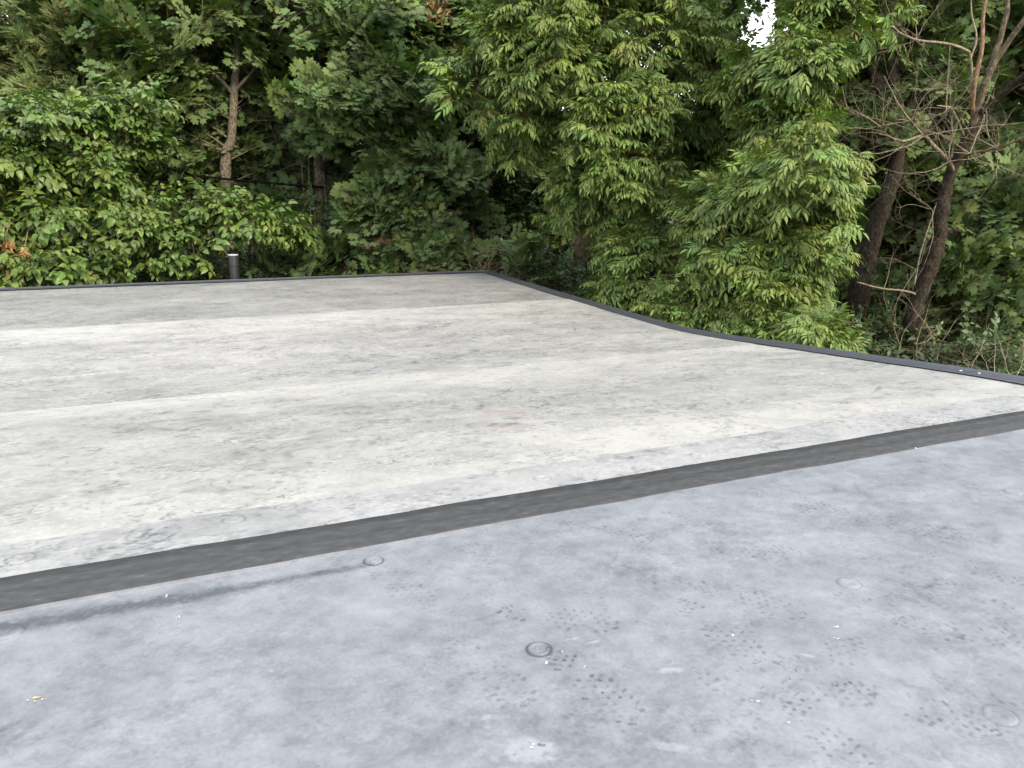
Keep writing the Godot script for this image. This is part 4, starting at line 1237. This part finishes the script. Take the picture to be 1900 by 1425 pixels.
func dead_wood() -> void:
	var r := mk_rng(808)
	var white := Color.WHITE
	# -------- dead tree
	var foot := rooted(1690, 12.0)
	var t := thing("dead_tree", "dead tree with bare tan limbs and a thick dark trunk", "tree", foot)
	var L := func(a: Array) -> Array:
		var o := []
		for p in a: o.append(spot(p[0], p[1], p[2]) - foot)
		return o
	var limbs := [
		["trunk", [[1688, 680, 12], [1694, 600, 12], [1705, 550, 12], [1728, 490, 12], [1742, 440, 12], [1748, 385, 12], [1765, 325, 12], [1790, 270, 12], [1812, 215, 12]], [0.24, 0.21, 0.18, 0.19, 0.17, 0.15, 0.13, 0.12, 0.1], "bark_dark"],
		["limb", [[1800, 250, 12], [1830, 150, 11.9], [1862, 90, 11.9], [1905, 30, 11.8], [1960, -60, 11.8]], [0.09, 0.085, 0.07, 0.06, 0.04], "bark_ash"],
		["limb", [[1825, 160, 11.9], [1850, 90, 12], [1868, 20, 12], [1875, -80, 12]], [0.08, 0.07, 0.06, 0.04], "bark_ash"],
		["limb", [[1806, 222, 12], [1806, 170, 11.8], [1822, 90, 11.8], [1825, 20, 11.8], [1850, -60, 11.8]], [0.06, 0.055, 0.05, 0.04, 0.03], "redwood"],
		["limb", [[1803, 190, 11.9], [1801, 110, 11.7], [1790, 92, 11.6], [1750, 80, 11.4], [1705, 75, 11.2], [1668, 60, 11.1], [1648, 35, 11.0]], [0.04, 0.036, 0.034, 0.03, 0.026, 0.02, 0.01], "deadwood"],
		["limb", [[1800, 110, 11.7], [1812, 70, 11.7], [1802, 20, 11.7], [1806, -40, 11.7]], [0.025, 0.022, 0.018, 0.01], "deadwood"],
		["limb", [[1768, 318, 12], [1760, 300, 11.7], [1730, 268, 11.5], [1712, 252, 11.3], [1676, 262, 11.1], [1640, 250, 11], [1612, 245, 11]], [0.06, 0.055, 0.045, 0.04, 0.028, 0.02, 0.01], "deadwood"],
		["limb", [[1714, 253, 11.3], [1690, 225, 11.2], [1668, 195, 11.1], [1650, 160, 11], [1640, 140, 11]], [0.028, 0.024, 0.018, 0.012, 0.006], "deadwood"],
		["limb", [[1640, 240, 11], [1605, 216, 10.9], [1575, 205, 10.9], [1562, 160, 10.9]], [0.018, 0.016, 0.012, 0.006], "deadwood"],
		["limb", [[1775, 300, 12], [1800, 285, 11.7], [1850, 275, 11.5], [1900, 255, 11.3], [1950, 235, 11.2]], [0.04, 0.035, 0.028, 0.02, 0.01], "redwood"],
		["limb", [[1812, 215, 12], [1850, 185, 11.8], [1900, 140, 11.6], [1950, 120, 11.5]], [0.09, 0.08, 0.075, 0.06], "bark_dark"],
		["limb", [[1790, 255, 12], [1768, 205, 11.7], [1755, 198, 11.6], [1738, 196, 11.5]], [0.03, 0.026, 0.02, 0.012], "deadwood"],
		["limb", [[1755, 215, 11.6], [1758, 150, 11.6], [1763, 85, 11.6]], [0.02, 0.016, 0.008], "deadwood"],
		["limb", [[1706, 548, 12], [1680, 540, 11.8], [1640, 536, 11.7], [1590, 524, 11.6]], [0.035, 0.03, 0.028, 0.02], "deadwood"],
		["limb", [[1696, 530, 11.8], [1708, 470, 11.8], [1730, 400, 11.9], [1740, 370, 12]], [0.022, 0.02, 0.016, 0.01], "deadwood"],
		["limb", [[1742, 445, 12], [1765, 430, 12], [1785, 428, 12]], [0.1, 0.07, 0.04], "bark_dark"],
		["limb", [[1698, 665, 11.6], [1720, 625, 11.5], [1745, 605, 11.5]], [0.03, 0.025, 0.012], "deadwood"]]
	for l in limbs:
		var st := start()
		var slim := []
		for q in l[2]: slim.append(q * (0.58 if l[0] == "trunk" else 0.52))
		var sm := smooth_path(L.call(l[1]), slim, 6, slim[slim.size() - 1] * 0.3, r)
		tube(st, sm[0], sm[1], 12 if l[0] == "trunk" else 7)
		piece(l[0], done(st), mats[l[3]], t)
	# the fans of bare twigs
	var st := start()
	for b in [[1760, 300, 11.6, 0.9, 0.012, 8], [1715, 252, 11.3, 1.1, 0.012, 7], [1690, 225, 11.2, 0.9, 0.010, 6], [1640, 245, 11, 0.9, 0.010, 6], [1600, 215, 10.9, 0.6, 0.008, 5], [1800, 285, 11.6, 1.1, 0.012, 6], [1850, 275, 11.5, 1.0, 0.012, 6], [1700, 75, 11.2, 0.8, 0.009, 4], [1660, 55, 11.1, 0.7, 0.008, 4], [1758, 160, 11.6, 0.7, 0.008, 4], [1765, 205, 11.7, 0.8, 0.009, 5], [1730, 390, 11.8, 1.0, 0.009, 4], [1700, 500, 11.7, 0.9, 0.008, 4], [1640, 536, 11.7, 0.7, 0.008, 3]]:
		for k in b[5]:
			var p := spot(b[0], b[1], b[2]) - foot
			var d := rnd3(r) + cam_basis.x * -0.35 + Vector3(0, 0.35, 0)
			bare_twigs(st, p, d, b[3] * r.randf_range(0.6, 1.3), b[4] * 0.6, 2, r, white)
	piece("bare_twigs", done(st), mats.deadwood, t)

	# -------- brush at the foot of the dead tree
	for g in [["bare tan brush standing at the foot of the dead tree", [[1700, 640, 11.0], [1740, 650, 10.8], [1670, 640, 11.2]], 1.0, 3, "deadwood"],
			["leafless grey brush spilling low over the metal roof edge", [[1800, 690, 10.2], [1840, 705, 9.8], [1880, 705, 9.6]], 0.9, 3, "deadwood"],
			["small leafless shrub with thin tan stems at the roof corner", [[893, 506, 12.0], [905, 506, 12.0], [880, 512, 12.0]], 1.0, 5, "redwood"],
			["tangle of bare grey vines hanging between the two maples", [[600, 320, 14.6], [560, 300, 14.8], [630, 340, 14.6], [570, 250, 15], [610, 400, 14.4]], 1.3, 7, "bark_ash"],
			["dead lower twigs of a hidden sapling beside the forked maple", [[400, 210, 16], [360, 195, 15.8], [330, 250, 15.6], [460, 220, 16]], 1.1, 5, "bark_ash"]]:
		var f := spot(g[1][0][0], g[1][0][1], g[1][0][2])
		f.y = ground_y(f.x, f.z)
		var s := thing("bare_shrub", g[0], "shrub", f)
		var stt := start()
		for b in g[1]:
			var p := spot(b[0], b[1], b[2]) - f
			var low := Vector3(p.x * 0.4, 0, p.z * 0.4)
			low.y = ground_y(f.x + low.x, f.z + low.z) - f.y
			var q := smooth_path([low, low.lerp(p, 0.6) + rnd3(r) * 0.15, p], [0.02, 0.016, 0.012], 4, 0.02, r)
			tube(stt, q[0], q[1], 5, white, false)
			for k in g[3]:
				bare_twigs(stt, p, rnd3(r) * 0.9 + Vector3(0, 0.75, 0), g[2] * r.randf_range(0.5, 1.1), 0.006, 2, r, white)
		piece("stem", done(stt), mats[g[4]], s)

	# -------- broken branch
	var st2 := start()
	var pts := P([[752, 640, 12.9], [748, 540, 12.8], [738, 490, 12.7], [722, 455, 12.7], [711, 444, 12.7], [698, 452, 12.7], [684, 460, 12.7], [671, 459, 12.7]])
	pts[0].y = ground_y(pts[0].x, pts[0].z)
	var org: Vector3 = pts[0]
	var lp := []
	for p in pts: lp.append(p - org)
	var sm2 := smooth_path(lp, [0.09, 0.085, 0.08, 0.075, 0.07, 0.06, 0.05, 0.02], 6, 0.012, r)
	tube(st2, sm2[0], sm2[1], 9)
	var bb := thing("broken_branch", "bent brown stump of a broken branch arching above the roof line", "branch", org)
	piece("stem", done(st2), mats.redwood, bb)
	st2 = start()
	tube(st2, [lp[4], lp[4] + Vector3(0.0, 0.1, 0.03), lp[4] + Vector3(-0.03, 0.14, 0.03)], [0.05, 0.03, 0.004], 6)
	tube(st2, [lp[6], lp[6] + Vector3(-0.12, 0.03, 0.0), lp[6] + Vector3(-0.2, 0.05, 0.02)], [0.03, 0.02, 0.003], 5)
	piece("splinter", done(st2), mats.deadwood, bb)

	# -------- withered brown shoots
	for g in [["withered brown shoot hanging at the end of the mulberry", [[8, 452, 12.0], [10, 480, 12.0], [6, 505, 12.0]], 26], ["curling brown withered shoot among the mulberry leaves", [[45, 462, 12.0], [54, 485, 12.0], [50, 508, 12.0]], 30], ["small dried brown shoot just above the far roof edge", [[170, 508, 12.0], [178, 520, 12.0]], 10], ["rust brown clump of dead leaves high between maple and ash", [[815, 5, 12.6], [805, 18, 12.6], [828, 20, 12.6]], 40]]:
		var w := P(g[1])
		var c0: Vector3 = w[0]
		var hang := thing("withered_shoot", g[0], "shoot", c0)
		var sts := start()
		var loc := []
		var rads := []
		for p in w:
			loc.append(p - c0); rads.append(0.008)
		loc.push_front(Vector3(0.05, 0.3, -0.3)); rads.push_front(0.01)
		tube(sts, loc, rads, 5)
		piece("stem", done(sts), mats.redwood, hang)
		var lf := []
		for k in 3:
			var sl := start()
			leaf_ovate(sl, Transform3D.IDENTITY, [Color(0.26, 0.15, 0.06), Color(0.34, 0.2, 0.08), Color(0.2, 0.11, 0.05)][k], 0.5, 0.9, 0.8, 0.4, 5)
			lf.append(done(sl))
		for k in g[2]:
			var i := r.randi_range(1, loc.size() - 1)
			var p: Vector3 = loc[i].lerp(loc[maxi(i - 1, 1)], r.randf()) + rnd3(r) * (0.05 if g[2] < 35 else 0.15)
			var l := piece("leaf", lf[r.randi_range(0, 2)], mats.dry, hang)
			l.transform = Transform3D(facing(rnd3(r) + Vector3(0, -0.8, 0), rnd3(r)).scaled(Vector3.ONE * r.randf_range(0.06, 0.13)), p)

	# -------- cables
	cable("thick black overhead cable sagging behind the maples and ash", [[-500, 120, 15], [275, 302, 15], [416, 332, 15], [820, 364, 14.6], [960, 385, 14.4], [1060, 398, 14.2], [1300, 430, 14], [2300, 480, 14]], 0.022)
	cable("thin black overhead cable just above the thick one", [[-500, 100, 15.4], [275, 280, 15.4], [830, 347, 15], [1000, 373, 14.8], [1100, 392, 14.6], [1300, 412, 14.4], [2300, 450, 14.4]], 0.009)
	cable("lower black overhead cable crossing in front of the lane", [[-500, 240, 15], [400, 350, 15], [830, 407, 14.6], [905, 420, 14.5], [975, 430, 14.4], [1060, 441, 14.2], [1300, 470, 14], [2300, 560, 14]], 0.012)
